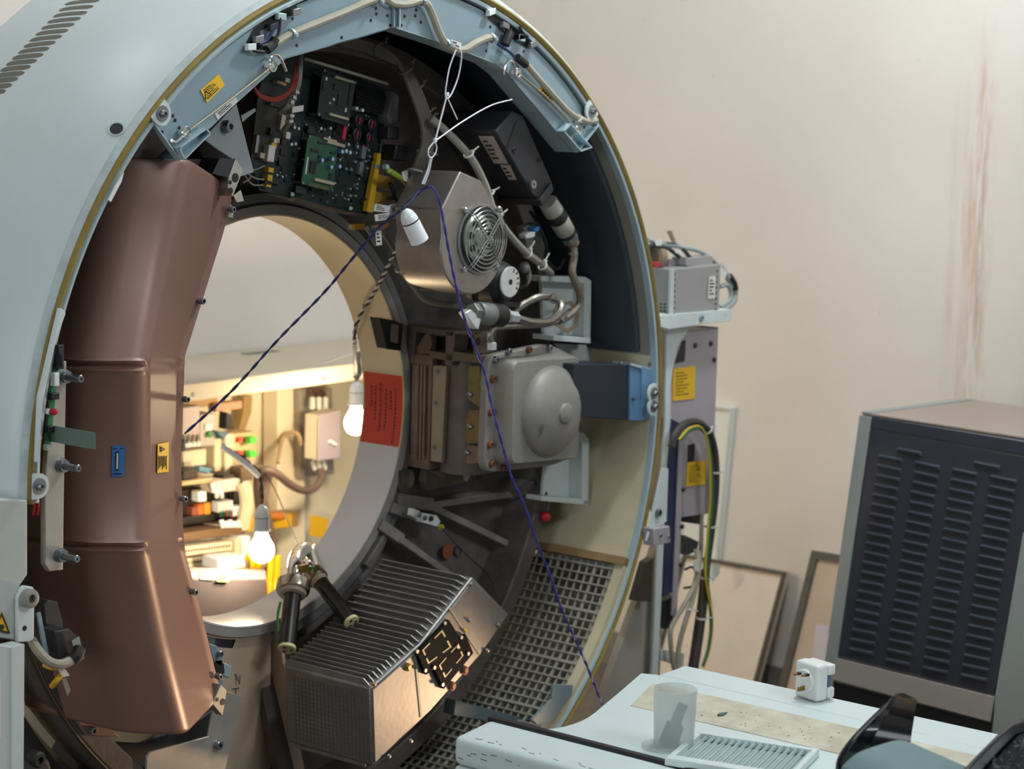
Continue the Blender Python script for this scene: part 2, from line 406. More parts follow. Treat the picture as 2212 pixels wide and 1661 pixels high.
MB().prism(pl([(-60, 1467), (1.2, 1467), (1.2, 1595), (-60, 1595)], -.0515), (0, .002, 0)).build('label_plate', white, LP, smooth=False)
# ------------------------------------------------------------------ sheet-metal arch across the top of the opening
YA = .014
AR = thing('sheet_metal_arch', 'blue-grey zinc sheet-metal arch bolted inside the top of the ring opening', 'support arch', (0, .02, 1.6))
def ang_of(px, py): p = Y(px, py, YA); return math.degrees(math.atan2(p.z-ZC, p.x))
aL, aR, aM = ang_of(326, 272), ang_of(1284, 272), ang_of(852, 20)
inL = [(380, 347), (500, 233), (617, 127), (851, 61)]; inR = [(855, 61), (960, 95), (1067, 137), (1097, 160), (1239, 329)]
def arcpts(a0, a1, r, y, n=24): return [Pc(r, a0+(a1-a0)*i/n, y) for i in range(n+1)]
plates = []
for nm, inn, arcp in (('left_plate', inL, arcpts(aM+.15, aL, .878, YA)), ('right_plate', inR, arcpts(aR, aM-.15, .878, YA))):
    I = pl(inn, YA)
    P = MB().prism(I+arcp if nm == 'right_plate' else I+arcp, (0, .0025, 0)).build(nm, zinc, AR, smooth=False)
    plates.append(P)
    lip = MB()                                      # folded-back lower flange
    for p, q in zip(I, I[1:]): lip.prism([p, q, q+V((0, .05, 0)), p+V((0, .05, 0))], (0, 0, .0022))
    lip.build('folded_edge', zincl, P, smooth=False)
E1 = pl([(326, 272), (380, 347)], YA); E2 = pl([(1284, 272), (1239, 329)], YA)
for (a, b), P in ((E1, plates[0]), (E2, plates[1])):
    MB().prism([a, b, b+V((0, -.012, 0)), a+V((0, -.012, 0))], (.0, 0, .003)).build('end_flange', zincl, P, smooth=False)
# open channels at the two lower ends
for q, P in (([(380, 345), (368, 318), (427, 276), (438, 287)], plates[0]), ([(1238, 327), (1200, 283), (1216, 266), (1262, 318)], plates[1])):
    w = pl(q, YA-.001); mb = MB()
    for a, b in zip(w, w[1:]+w[:1]): mb.prism([a, b, b+V((0, -.022, 0)), a+V((0, -.022, 0))], (a-b).cross(V((0, 1, 0))).normalized()*.0022)
    mb.build('end_channel', zincl, P, smooth=False)
    MB().prism([p+V((0, .0005, 0)) for p in w], (0, -.0012, 0)).build('channel_floor', mat('zinc_channel_floor', '8fa6b0', .4, .4), P, smooth=False)  # floor in nearly the same plain zinc as the plates
# seam strips at the apex
for x in (846, 858):
    a, b = Y(x, 2, YA-.001), Y(x, 58, YA-.001)
    MB().obox(a, b-a, (.0035, 0, 0), (0, -.006, 0)).build('seam_strip', zincl if x > 850 else zinc, plates[x > 850], smooth=False)
for P, hs in ((plates[0], [(812, 18), (813, 30), (801, 44), (837, 34), (843, 55), (632, 40), (738, 81), (641, 98), (373, 250), (378, 260), (387, 276), (350, 285)]),
              (plates[1], [(899, 22), (897, 34), (909, 48), (874, 35), (867, 55), (1059, 58), (1050, 110), (1262, 275), (1131, 111)])):
    for a, b in hs:
        MB().spin(Y(a, b, YA-.0002), NY, [(.0032, 0), (.0032, .0006)], 12).build('hole', black, P, smooth=False)
def sag(px, y=None): return [Y(a, b, (y if y is not None else YA-.014)) for a, b in px]
# stays and hooks
for P, rod, hook in ((plates[0], [(402, 286), (410, 280), (500, 213), (588, 143)], [(575, 147), (583, 138), (585, 124), (590, 119), (600, 120), (610, 134), (618, 154)]),
                     (plates[1], [(1248, 281), (1236, 268), (1180, 210), (1118, 157)], [(1113, 155), (1111, 143), (1105, 132), (1096, 134), (1090, 146), (1087, 161)])):
    r = MB().tube(sag(rod), .0023, 8, 3).build('stay_rod', mat('stay_rod_metal', 'a39c88', .4, .5), P)
    MB().tube(sag(hook, YA-.02), .0026, 8).build('hook', chrome, r)
    for k in (0, -1):
        c = sag(rod)[k]; MB().tube([c+V((.009*math.cos(t), -.001, .009*math.sin(t))) for t in (0, 1, 2, 3.1, 4.1, 5.2)], .0022, 6, 4, True).build('eye', chrome, r)
        MB().obox(c-V((.007, 0, .004)), (.014, 0, .002), (0, .012, 0), (0, 0, .008)).build('clip', white if k else zincl, r, smooth=False)
    a = sag(rod)[0]
    MB().tube([a, a+V((-.02, .004, -.016)), a+V((-.028, .008, -.012))], .003, 8).build('end_hook', chrome, r)
def pstick(parent, nm, mt, px, y, **k): return sticker(parent, nm, mt, pl(px, y), NY, **k)
s1 = pstick(plates[0], 'warning_label', yellow, [(432, 195), (471, 160), (484, 184), (446, 222)], YA, lines=6, seed=3, margin=.1)
tr = pl([(443, 195), (456, 204), (443, 216)], YA-.0022); MB().prism(tr, (0, -.0004, 0)).build('warning_triangle', ink, s1, smooth=False)
tr = pl([(444.5, 199.5), (453, 204.5), (445, 212)], YA-.0028); MB().prism(tr, (0, -.0003, 0)).build('triangle_field', yellow, s1, smooth=False)
b1 = pl([(448, 200), (446, 206), (449, 205), (447, 210), (450, 204.5), (447.5, 205)], YA-.0032); MB().prism(b1, (0, -.0003, 0)).build('lightning_bolt', ink, s1, smooth=False)
pstick(plates[0], 'paper_label', paper, [(463, 246), (506, 206), (513, 218), (469, 258)], YA, lines=3, seed=5)
pstick(plates[1], 'warning_label', yellow, [(1163, 193), (1172, 184), (1196, 211), (1190, 221)], YA-.005, lines=4, seed=9)
# cut-outs with switch gear
for P, q in ((plates[0], [(530, 96), (548, 62), (600, 26), (641, 2), (640, 22), (625, 34), (560, 68), (566, 96), (556, 112), (540, 108)]),
             (plates[1], [(1055, 18), (1085, 40), (1120, 70), (1147, 92), (1142, 106), (1118, 92), (1085, 66), (1054, 40)])):
    MB().prism(pl(q, YA-.0006), (0, -.001, 0)).build('cut_out', black, P, smooth=False)
    rnd = random.Random(len(q)+7)
    for i in range(5):
        t = (i+.5)/5; n = len(q); a, b = q[int(t*(n//2))], q[n-1-int(t*(n//2))]
        c = Y((a[0]+b[0])/2, (a[1]+b[1])/2, YA-.006)
        MB().obox(c-V((.008, 0, .006)), (.02, 0, rnd.uniform(-.004, .006)), (0, -.01, 0), (0, 0, .012)).build('terminal', (white, steel, blackm, zincl, steel)[i], P, bev=.001)
# connector wires and black sleeves
for P, q in ((plates[0], [[(560, 95), (575, 88), (590, 66), (598, 48)], [(563, 98), (580, 96), (600, 75), (605, 50), (604, 38)], [(548, 110), (572, 112), (585, 100), (592, 92)]]),
             (plates[1], [[(1075, 95), (1088, 104), (1100, 112), (1112, 124)], [(1095, 100), (1100, 82), (1104, 62)], [(1122, 58), (1130, 72), (1140, 80)]])):
    for i, w in enumerate(q): MB().tube(sag(w), .003, 6).build('lead', (dwire, blackm, black)[i], P)
MB().tube(sag([(576, 108), (588, 97), (594, 84)], YA-.012), .009, 10).build('cable_sleeve', rubber, plates[0])
MB().tube(sag([(1091, 97), (1097, 80), (1101, 70)], YA-.012), .010, 10).build('cable_sleeve', rubber, plates[1])
MB().tube(sag([(1117, 124), (1136, 140)], YA-.012), .0085, 10).build('cable_sleeve', rubber, plates[1])
c1 = ctube('arch_cable', beigecab, sag([(594, 94), (630, 73), (680, 52), (740, 28), (795, 4), (830, -2), (850, 8), (880, 9), (905, 2), (922, 8), (936, 36), (948, 68), (962, 92), (982, 106), (1003, 107), (1025, 94), (1052, 82), (1068, 83)], YA-.012), .0075, 'beige round cable clamped along the face of the sheet-metal arch', 'cable', sm=5)
for a, b in ((630, 73), (816, 1), (911, 2), (964, 94), (1062, 82)):
    zip_tie(c1, Y(a, b, YA-.012), (1, 0, .3), .0085, name='cable_clamp', mt=zincl)
c2 = ctube('stay_cable', beigecab, sag([(1136, 138), (1160, 166), (1190, 200), (1225, 238), (1250, 255), (1270, 262), (1288, 260)], YA-.012), .007, 'short beige cable running down the right arm of the arch past its yellow label', 'cable')
zip_tie(c2, Y(1249, 256, YA-.012), (1, 0, -.8), .0085)
pstick(plates[1], 'paper_label', paper, [(970, 84), (995, 93), (995, 107), (985, 104)], YA-.026, lines=2, seed=11)
# brown underside plates behind the arch
# ------------------------------------------------------------------ rotor
R = thing('rotor_frame', 'dark cast rotor ring with spokes around the open bore', 'rotor', (0, .4, .3))
yF, yB, rb = .368, .49, .425
def bool_cut(o, mb, origin):
    c = mb.build('cut', black, loc=origin, smooth=False); md = o.modifiers.new('b', 'BOOLEAN'); md.object = c; md.operation = 'DIFFERENCE'; md.solver = 'EXACT'
    dg = bpy.context.evaluated_depsgraph_get(); me = bpy.data.meshes.new_from_object(o.evaluated_get(dg)); o.modifiers.clear(); o.data = me; bpy.data.objects.remove(c)
    me.polygons.foreach_set('use_smooth', [True]*len(me.polygons)); me.set_sharp_from_angle(angle=math.radians(35))
hub = MB().arc([(rb+.004, yB), (rb+.004, yF+.004), (rb+.006, yF+.001), (rb+.016, yF+.001), (rb+.018, yF+.012), (rb+.026, yF+.014), (rb+.028, yF+.004), (rb+.046, yF+.004), (rb+.048, yF+.02), (rb+.048, yB)], 0, 360, 140).build('hub_ring', castl, R)
MB().arc([(rb+.005, yF-.001), (rb+.0225, yF-.001), (rb+.0225, yF+.014), (rb+.005, yF+.014)], 0, 360, 140).build('front_lip', mat('lip_metal', 'b4b0a8', .4, .25, .2, 14), R)
lin_w = mat('bore_white_metal', 'd9d5d6', .35, .15, .05, 6)
MB().arc([(rb, yF+.001), (rb, yB), (rb+.004, yB), (rb+.004, yF+.001)], -170, -13.7, 70).build('bore_liner', lin_w, R)
up = MB().arc([(rb, yF+.001), (rb, yB), (rb+.004, yB), (rb+.004, yF+.001)], -13.7, 190, 90).build('bore_liner', cream, R)
# red notice on the liner
nt = MB().arc([(rb-.0008, yF+.004), (rb-.0008, yB-.004), (rb, yB-.004), (rb, yF+.004)], -13.6, 8.0, 14).build('red_notice', mat('red_notice', 'd8442e', .55), R)
mb = MB(); rnd = random.Random(4)
for y, h0, h1 in ((.39, 4, -12), (.404, 3, -3), (.418, 3.5, -9), (.434, 5, -10), (.45, 4, -6), (.462, 4, -2)):
    a = h0
    while a > h1:
        b = a-rnd.uniform(.5, 1.2); mb.loft([[Pc(rb-.0011, q, y) for q in (a, b)], [Pc(rb-.0011, q, y+.004) for q in (a, b)]], False, False); a = b-.3
mb.build('printing', mat('dark_red_ink', '5c1a14', .6), nt, smooth=False)
web = MB().arc([(rb+.046, .405), (.762, .302), (.762, .322), (rb+.046, .425)], -91, 209, 100).build('web', cast, R)
boss = MB().prism(pl([(861, 1016), (928, 1008), (926, 1086), (862, 1077)], .366), (0, .05, 0)).build('boss', cast, R, smooth=False)
c = Y(881, 1036, .366); cut = MB().cyl(c-V((0, .1, 0)), c+V((0, .3, 0)), .0205, n=32)
org = V((0, .4, .3))
for o in (boss, web, hub): bool_cut(o, cut, org)
MB().loft([[c+V((math.cos(2*PI*i/32)*r, y, math.sin(2*PI*i/32)*r)) for i in range(32)] for r, y in ((.0212, -.001), (.0195, 0), (.0195, .085), (.0212, .085))]+[[c+V((math.cos(2*PI*i/32)*.0212, -.001, math.sin(2*PI*i/32)*.0212)) for i in range(32)]], True, False).build('hole_bush', alu, R)
MB().arc([(.755, .21), (.80, .21), (.80, .322), (.755, .322)], 0, 360, 140).build('outer_rim', cast, R, bev=.004)
MB().arc([(.8005, .2095), (.8035, .2095), (.8035, .222), (.8005, .222)], 176, 262, 60).build('rim_edge_band', mat('lamplit_gold_edge', 'b5a288', .3, .9), R)  # gold lamplight on this stretch of rim is put into the band's colour
# spokes: web stiffeners from the hub to the rim
def rib(p, q, w, y0, y1, mt=cast, nm='spoke'):
    a, b = Y(*p, y0), Y(*q, y1); d = (b-a); d.y = 0; n = V((-d.z, 0, d.x)).normalized()*w/2
    MB().loft([[a-n, a+n, a+n+V((0, .06, 0)), a-n+V((0, .06, 0))], [b-n, b+n, b+n+V((0, .09, 0)), b-n+V((0, .09, 0))]]).build(nm, mt, R, bev=.002)
spk = mat('spoke_metal', '8c8782', .5, .2, .3, 30, .15, 160)
rib((862, 1080), (938, 1090), .03, .36, .335, spk); rib((930, 1092), (1118, 1066), .016, .34, .26, spk); rib((930, 1092), (1098, 1174), .016, .34, .26, spk)
rib((848, 1096), (905, 1116), .024, .36, .335, spk); rib((824, 1132), (872, 1166), .026, .36, .335, spk); rib((866, 1164), (1000, 1260), .016, .335, .27, spk)
rib((840, 1150), (795, 1225), .018, .36, .355, spk); rib((1100, 1070), (1160, 1050), .03, .27, .22, cast)
MB().arc([(.475, .372), (.49, .372), (.49, .41), (.475, .41)], -75, -24, 30).build('hub_flange', spk, R)
for (a, b, r) in ((985, 1190, .012), (1025, 1030, .012), (1062, 1038, .009)): MB().spin(Y(a, b, .335), NY, [(r, 0), (r, .01), (r*.7, .01), (r*.7, .002)], 20).build('threaded_hole', cast, R)
MB().spin(Y(966, 1190, .33), NY, [(.018, 0), (.018, .003)], 20).build('rust_spot', mat('rust_red', '9a4c30', .8, 0, .3, 60), R)
# housing ring seen below the rotor at the lower left
MB().arc([(.815, .32), (.842, .30), (.845, .43), (.815, .43)], 178, 262, 60).build('slip_ring', mat('polished_ring', 'cfc0a2', .28, .7), H)
MB().arc([(.848, .25), (.872, .25), (.872, .43), (.848, .43)], 180, 262, 60).build('brush_ring', dark, H)
# ------------------------------------------------------------------ copper-coloured detector cover
C = thing('detector_cover', 'large copper-coloured curved cover inside the left side of the ring', 'cover', (-.6, .2, .5))
ST = []
def station(LF, RG, RT, FL, back=.31, yl=.07, yr=.025, yt=.165, yf=.17, dy=0):
    a, b, c, d = Y(*LF, yl+dy), Y(*RG, yr+dy), Y(*RT, yt+dy), Y(*FL, yf+dy)
    def rnd_(p, q, r, rad, k=6):
        u, w = (p-q), (r-q); s0, s1 = q+u.normalized()*min(rad, u.length*.4), q+w.normalized()*min(rad, w.length*.4)
        return [s0*(1-t)**2+q*2*t*(1-t)+s1*t*t for t in [i/k for i in range(k+1)]]
    bk = V((a.x-.02, back, a.z))
    ST.append([bk, V((a.x-.012, back-.1, a.z)), *rnd_(V((a.x-.012, back-.1, a.z)), a, b, .045), *rnd_(a, b, c, .032), *rnd_(b, c, d, .008, 2), d, V((d.x, d.y+.012, d.z)), V((c.x+.004, back, c.z))])
station((262, 352), (404, 354), (490, 409), (500, 432))
station((240, 440), (385, 440), (470, 490), (482, 505))
station((182, 772), (319, 770), (386, 768), (400, 768))
station((181, 780), (318, 779), (385, 777), (399, 777), dy=-.006)
station((180, 790), (317, 790), (385, 788), (399, 788), dy=.003)
station((179, 800), (317, 801), (385, 799), (398, 799), dy=-.006)
station((178, 812), (317, 812), (384, 810), (398, 810))
station((175, 1000), (317, 1000), (379, 1000), (391, 1000))
station((177, 1164), (316, 1163), (381, 1152), (396, 1152))
station((178, 1173), (316, 1172), (382, 1161), (397, 1161), dy=-.005)
station((178, 1182), (317, 1181), (383, 1170), (398, 1170), dy=.003)
station((179, 1191), (317, 1190), (384, 1179), (399, 1179), dy=-.005)
station((180, 1202), (318, 1202), (386, 1192), (400, 1192))
station((216, 1390), (355, 1385), (428, 1345), (440, 1345))
station((262, 1574), (400, 1578), (468, 1506), (478, 1500))
def capst(s, nx, k, f):
    g = sum(s, V())/len(s); d = (sum(s, V())-sum(nx, V()))/len(s); d.normalize()
    return [g+(p-g)*f+d*k for p in s]
ST = [capst(ST[0], ST[1], .011, .93), capst(ST[0], ST[1], .0085, .97), capst(ST[0], ST[1], .0045, .99)]+ST+[capst(ST[-1], ST[-2], .0045, .99), capst(ST[-1], ST[-2], .0085, .97), capst(ST[-1], ST[-2], .011, .93)]
body = MB().loft(ST, True, True).build('body', copper, C, ang=62)
# front face of the mid panel and chamfer plane, for what is stuck on them
mL0, mR0, mL1 = Y(178, 812, .07), Y(317, 812, .025), Y(177, 1164, .07)
nF = (mR0-mL0).cross(mL1-mL0).normalized(); nF = nF if nF.y < 0 else -nF
cR0, cT0, cR1 = Y(317, 812, .025), Y(384, 810, .165), Y(316, 1163, .025)
nC = (cT0-cR0).cross(cR1-cR0).normalized(); nC = nC if nC.y < 0 else -nC
def onp(pts, p0, n): return [RP(a, b, p0+n*.0008, n) for a, b in pts]
bs = sticker(C, 'blue_label', bluel, onp([(242, 963), (269, 963), (266, 1029), (240, 1029)], mL0, nF), nF)
def rectl(par, mt, px, p0, n, lift, name='printing'): MB().prism([RP(a, b, p0+n*lift, n) for a, b in px], n*.0003).build(name, mt, par, smooth=False)
rectl(bs, ink, [(250, 975), (257, 975), (256, 1017), (249, 1017)], mL0, nF, .0032)
rectl(bs, paper, [(252, 979), (255.5, 979), (254.5, 1013), (251, 1013)], mL0, nF, .0038)
for k in range(9): rectl(bs, ink, [(246, 980+k*4), (248, 980+k*4), (248, 981.2+k*4), (246, 981.2+k*4)], mL0, nF, .0032)
for xx in (244, 259): rectl(bs, ink, [(xx, 968), (xx+8, 968), (xx+8, 970), (xx, 970)], mL0, nF, .0032)
rectl(bs, ink, [(244, 1022), (262, 1022), (262, 1025), (244, 1025)], mL0, nF, .0032)
ys = sticker(C, 'yellow_label', yellow, onp([(339, 959), (363, 955), (362, 1019), (338, 1022)], cR0, nC), nC)
rectl(ys, ink, [(345, 963), (357, 970), (346, 977)], cR0, nC, .0032, 'warning_triangle')
rectl(ys, yellow, [(349, 969), (354, 970), (349, 971.5)], cR0, nC, .0038, 'triangle_mark')
for k in range(7): rectl(ys, ink, [(342+k*2.8, 984+k % 2*2), (343.3+k*2.8, 984+k % 2*2), (343.3+k*2.8, 1014-k % 3*4), (342+k*2.8, 1014-k % 3*4)], cR0, nC, .0032)
bolts(C, [(432, 650), (398, 862), (393, 1077), (416, 1278), (469, 1460), (497, 452)], .162, .006, .012)
bolts(C, [(196, 1577)], .2, .008, .012); 
MB().prism(pl([(152, 1538), (190, 1590), (262, 1592), (240, 1575), (205, 1560), (175, 1530)], .2), (0, .01, 0)).build('lower_flange', copper, C, bev=.002)
MB().prism(pl([(82, 1215), (100, 1240), (115, 1300), (100, 1305), (84, 1260)], .2), (0, .04, 0)).build('side_flange', copper, C, bev=.002)
# ------------------------------------------------------------------ fixed parts at the left edge
B = thing('bolt_bar', 'aluminium bar with three long studs left of the copper cover', 'bracket', (-.87, .03, .9))
MB().prism(pl([(120, 780), (144, 780), (139, 1050), (136, 1231), (107, 1235), (97, 1219), (97, 1050)], .03), (0, .012, 0)).build('plate', alus, B, bev=.0015)
for a, b in ((137, 813), (132, 1005), (129, 1199)):
    p = Y(a, b, .03); MB().spin(p, NY, [(.0125, 0), (.0125, .003), (.0105, .0035), (.0105, .011), (.0065, .0115), (.0065, .044), (.0055, .045), (.002, .045), (.002, .04)], 18).build('stud', bolt, B)
G = thing('indicator_board', 'narrow upright green circuit board beside the studs, with a red lamp', 'circuit board', (-.88, .01, 1.1))
MB().prism(pl([(119, 756), (130, 756), (109, 966), (98, 966)], .008), (0, .003, 0)).build('board', pcbb, G, smooth=False)
MB().spin(Y(107, 888, .008), NY, [(.0055, 0), (.0055, .014), (.004, .018), (.001, .0195)], 14).build('red_lamp', red, G)
MB().spin(Y(100, 888, .008), NY, [(.005, 0), (.005, .006)], 14).build('lamp_base', white, G)
for a, b, w, h_, mt in ((110, 855, .016, .011, black), (113, 818, .01, .022, white), (122, 770, .012, .04, blackm), (101, 926, .012, .011, black), (98, 965, .01, .01, whitep)):
    p = Y(a, b, .008); MB().box(p+V((0, -.006, 0)), (w, .012, h_)).build('connector', mt, G, bev=.001)
MB().tube([Y(126, 750, 0), Y(131, 770, -.005), Y(128, 792, .0), Y(118, 795, .005)], .004, 8).build('lead', black, G)
tag(MB().obox(Y(106, 918, .01), (0, -.112, .0), (0, 0, -.027), (.0025, 0, 0)).build('sensor_flag', mat('grey_green_flag', '5b6d64', .5), smooth=False), 'flat grey-green metal flag sticking out between two studs at the left', 'flag')
rw = thing('red_leads', 'pair of thin red wires hanging below the end of the front cover', 'wire', Y(77, 1120, .01))
for a in (73, 82): MB().tube([Y(a, 1072, .01), Y(a+1, 1095, .008), Y(a-1, 1112, .012)], .0022, 6).build('lead', red, rw)
S = thing('limit_switch', 'black position switch with beige cable low at the left beside the copper cover', 'switch', (-.8, .06, .7))
MB().prism(pl([(94, 1306), (106, 1296), (125, 1300), (136, 1345), (124, 1425), (106, 1428)], .07), (0, .05, 0)).build('post', blackm, S, bev=.002)
MB().prism(pl([(117, 1364), (150, 1358), (171, 1378), (178, 1420), (150, 1432), (125, 1420)], .03), (0, .05, 0)).build('body', blackm, S, bev=.002)
MB().prism(pl([(155, 1384), (171, 1374), (183, 1422), (167, 1433)], .022), (0, .002, 0)).build('bright_plate', chrome, S, smooth=False)
MB().prism(pl([(80, 1325), (88, 1322), (108, 1425), (98, 1425)], .04), (0, .004, 0)).build('side_plate', zinc, S, smooth=False)
MB().tube([Y(70, 1385, .06), Y(82, 1405, .03), Y(104, 1428, .015), (Y(130, 1435, .01)), Y(152, 1427, .01), Y(162, 1418, .012)], .0085, 10).build('cable', beigecab, S)
MB().tube([Y(155, 1424, .01), Y(166, 1415, .008), Y(172, 1400, .012)], .0105, 10).build('cable_boot', rubber, S)
MB().tube([Y(95, 1436, .05), Y(112, 1443, .03), Y(128, 1440, .03)], .004, 8).build('earth_lead', yellow, S)
MB().tube([Y(112, 1482, .05), Y(122, 1470, .03), Y(135, 1455, .03)], .005, 8).build('earth_lead', yellow, S)
MB().prism(pl([(124, 1445), (138, 1441), (151, 1459), (137, 1463)], .02), (0, .001, 0)).build('tag', paper, S, smooth=False)
MB().prism(pl([(133, 1466), (143, 1464), (153, 1490), (146, 1504)], .03), (0, .001, 0)).build('tag', mat('grey_tag', '7d7870', .6), S, smooth=False)
f = thing('foot_bolt', 'dark foot bolt behind the lower left cover panel', 'bolt', Y(65, 1640, .05))
MB().spin(Y(68, 1636, .06), NY, [(.014, 0), (.014, .02), (.011, .024), (.006, .024), (.006, .01)], 18).build('head', rubber, f)
MB().spin(Y(70, 1668, .06), NY, [(.03, 0), (.03, .01), (.02, .02)], 18).build('foot', blackm, f)
# aluminium plate and tabs under the copper cover
K = thing('support_plate', 'bright aluminium bracket plate under the bottom end of the copper cover', 'bracket', (-.35, .2, .35))
MB().prism(pl([(487, 1493), (524, 1504), (478, 1700), (316, 1700), (318, 1636), (326, 1624), (451, 1591), (460, 1540)], .2), (0, .006, 0)).build('plate', alus, K, bev=.001)
bolts(K, [(468, 1608)], .2, .009, .012); bolts(K, [(496, 1526)], .2, .004, .001, black, 'hole')
t = MB().prism(pl([(478, 1479), (490, 1491), (481, 1547), (460, 1522), (464, 1508)], .15), (0, .02, 0)).build('tab', alus, K, bev=.001)
for a, b, r in ((481, 1516, .0065), (469, 1511, .004)): MB().spin(Y(a, b, .15), NY, [(r, 0), (r, .0006)], 18).build('hole', black, t, smooth=False)
for q, mt in (([(452, 1390), (468, 1395), (482, 1420), (478, 1440), (462, 1430)], zinc), ([(463, 1425), (480, 1425), (488, 1455), (470, 1460)], blackm), ([(486, 1432), (502, 1440), (496, 1466), (482, 1458)], zincl), ([(466, 1462), (480, 1465), (486, 1490), (474, 1492)], zinc)):
    MB().prism(pl(q, .19), (0, .02, 0)).build('block', mt, K, bev=.0015)
bolts(K, [(475, 1412), (472, 1462)], .185, .006, .006)
# dark machinery below the copper cover
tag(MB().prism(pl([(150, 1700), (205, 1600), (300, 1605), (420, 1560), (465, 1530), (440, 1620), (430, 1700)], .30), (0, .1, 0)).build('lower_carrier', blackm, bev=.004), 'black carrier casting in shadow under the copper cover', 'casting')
# pedestal below the bore
Pd = thing('bore_pedestal', 'bare beige metal pedestal standing under the bottom of the bore ring', 'pedestal', (-.1, .38, 0))
pe = mat('pedestal_metal', 'c9b399', .6, .05, .12, 12, .05, 160)
MB().prism(pl([(430, 1336), (470, 1352), (520, 1360), (560, 1360), (585, 1356), (585, 1700), (400, 1700)], .372), (0, .05, 0)).build('face_plate', pe, Pd, smooth=False)
gx = .03
g = [X(594, 1362, gx), X(656, 1661, gx), X(560, 1690, gx), X(572, 1356, gx)]
MB().prism([V((gx, .365, .585)), V((gx, .285, .275)), V((gx, .28, .22)), V((gx, .42, .2)), V((gx, .42, .585))], (.008, 0, 0)).build('gusset', pe, Pd, bev=.001)
sc_ = MB()
for q in ([(508, 1455), (510, 1480), (511, 1479), (509, 1455)], [(508, 1455), (517, 1478), (518, 1477), (510, 1455)], [(516, 1478), (518, 1458), (519, 1458), (518, 1478)], [(500, 1487), (517, 1485), (517, 1487), (500, 1489)], [(508, 1487), (509, 1506), (510, 1506), (510, 1487)]):
    sc_.prism(pl(q, .3715), (0, -.0004, 0))
sc_.build('marker_writing', mat('faded_marker', '57504a', .8), Pd, smooth=False)
# ------------------------------------------------------------------ electronics at the top of the rotor
YP = .25
T = thing('main_circuit_board', 'large dark green circuit board crowded with chips and capacitors at the top of the ring', 'circuit board', (0, .25, 1.45))
o0 = Y(560, 410, YP); ex = (Y(795, 464, YP)-o0).normalized(); MP = frame(o0, ex, NY); eyp = V((MP[0][1], MP[1][1], MP[2][1]))
def bl(px, py, z=0): p = Y(px, py, YP); d = p-o0; return d.dot(ex), d.dot(eyp), z
def bbox(mb, px, py, w, h, z0, z1, ang=0):           # block on the board: pixel centre, size in mm
    x, y, _ = bl(px, py); M2 = Matrix.Translation((x, y, 0)) @ Matrix.Rotation(math.radians(ang), 4, 'Z'); w /= 1000; h /= 1000
    P = [M2 @ V((sx*w/2, sy*h/2, z)) for z in (z0, z1) for sx, sy in ((-1, -1), (1, -1), (1, 1), (-1, 1))]
    mb.add([MP @ p for p in P], [(0, 3, 2, 1), (4, 5, 6, 7), (0, 1, 5, 4), (1, 2, 6, 5), (2, 3, 7, 6), (3, 0, 4, 7)]); return mb
def comp(name, mt, px, py, w, h, z1, parent=None, z0=0, bev=0): return bbox(MB(), px, py, w, h, z0, z1).build(name, mt, parent or T, smooth=False, bev=bev)
MB().prism(pl([(560, 410), (795, 464), (842, 196), (700, 140), (590, 110), (555, 205), (540, 340)], YP), (0, .003, 0)).build('board', pcb, T, smooth=False)
MB().prism(pl([(541, 340), (556, 205), (640, 215), (615, 350)], YP-.001), (0, -.002, 0)).build('left_board', mat('board_brown', '2c2a22', .5, 0, .4, 40), T, smooth=False)
rnd = random.Random(11)
sm = {k: MB() for k in ('chip', 'light', 'tan')}
for i in range(210):
    u, w = rnd.random(), rnd.random(); px = 560+u*225+w*30; py = 405+u*50-w*200
    k = rnd.choice(['chip', 'chip', 'light', 'tan', 'chip'])
    s = rnd.uniform(1.5, 4) if k != 'chip' else rnd.uniform(3, 9)
    bbox(sm[k], px, py, s, s*rnd.uniform(.5, 1.4), 0, rnd.uniform(.001, .004))
for k, mt in (('chip', chip), ('light', mat('solder_grey', '8d938f', .4)), ('tan', beigec)): sm[k].build('tiny_components', mt, T, smooth=False)['kind'] = 'stuff'
# daughter boards
for nm, q, mt, z in (('daughter_board', [(674, 148), (745, 176), (729, 273), (661, 249)], pcb, .028), ('daughter_board', [(649, 290), (715, 307), (700, 413), (633, 396)], pcbg, .02)):
    d = MB().prism([p+NY*z for p in pl(q, YP)], NY*.002).build(nm, mt, T, smooth=False)
    tp = mt is pcbg
    for a, b, w, h_, m2 in ([(705, 310, 52, 6, beigec), (692, 301, 38, 4, beigec), (680, 391, 58, 6, beigec), (658, 360, 17, 24, chip), (696, 380, 9, 11, chip), (662, 325, 22, 6, chip), (676, 308, 20, 5, chip), (644, 357, 4, 34, paper), (670, 402, 60, 7, mat('board_olive', '5a5a38', .5)), (712, 384, 6, 6, chip), (685, 345, 8, 8, chip), (672, 340, 6, 10, pcb), (700, 330, 14, 4, pcb)] if tp else
                            [(717, 171, 56, 5, beigec), (705, 251, 56, 5, beigec), (711, 216, 17, 22, chip), (703, 188, 16, 12, chip), (676, 185, 10, 18, black), (731, 205, 4, 40, chip), (696, 214, 5, 5, paper), (688, 222, 4, 4, paper), (680, 170, 5, 6, paper), (722, 237, 5, 8, paper), (684, 256, 40, 5, chip)]):
        bbox(MB(), a, b, w, h_, z+.002, z+(.008 if m2 is beigec else .004)).build('connector' if m2 is beigec else 'chip', m2, d, smooth=False)
    for a, b in q:
        x, y, _ = bl(a*.94+.06*sum(p[0] for p in q)/4, b*.94+.06*sum(p[1] for p in q)/4)
        MB().cyl(MP @ V((x, y, 0)), MP @ V((x, y, z+.005)), .0025, n=8).build('standoff', steel, d)
S480 = lambda a, b: (480+a/4.371, 100+b/4.371)
capm = mat('capacitor_top', 'b9c3cb', .25, .6)
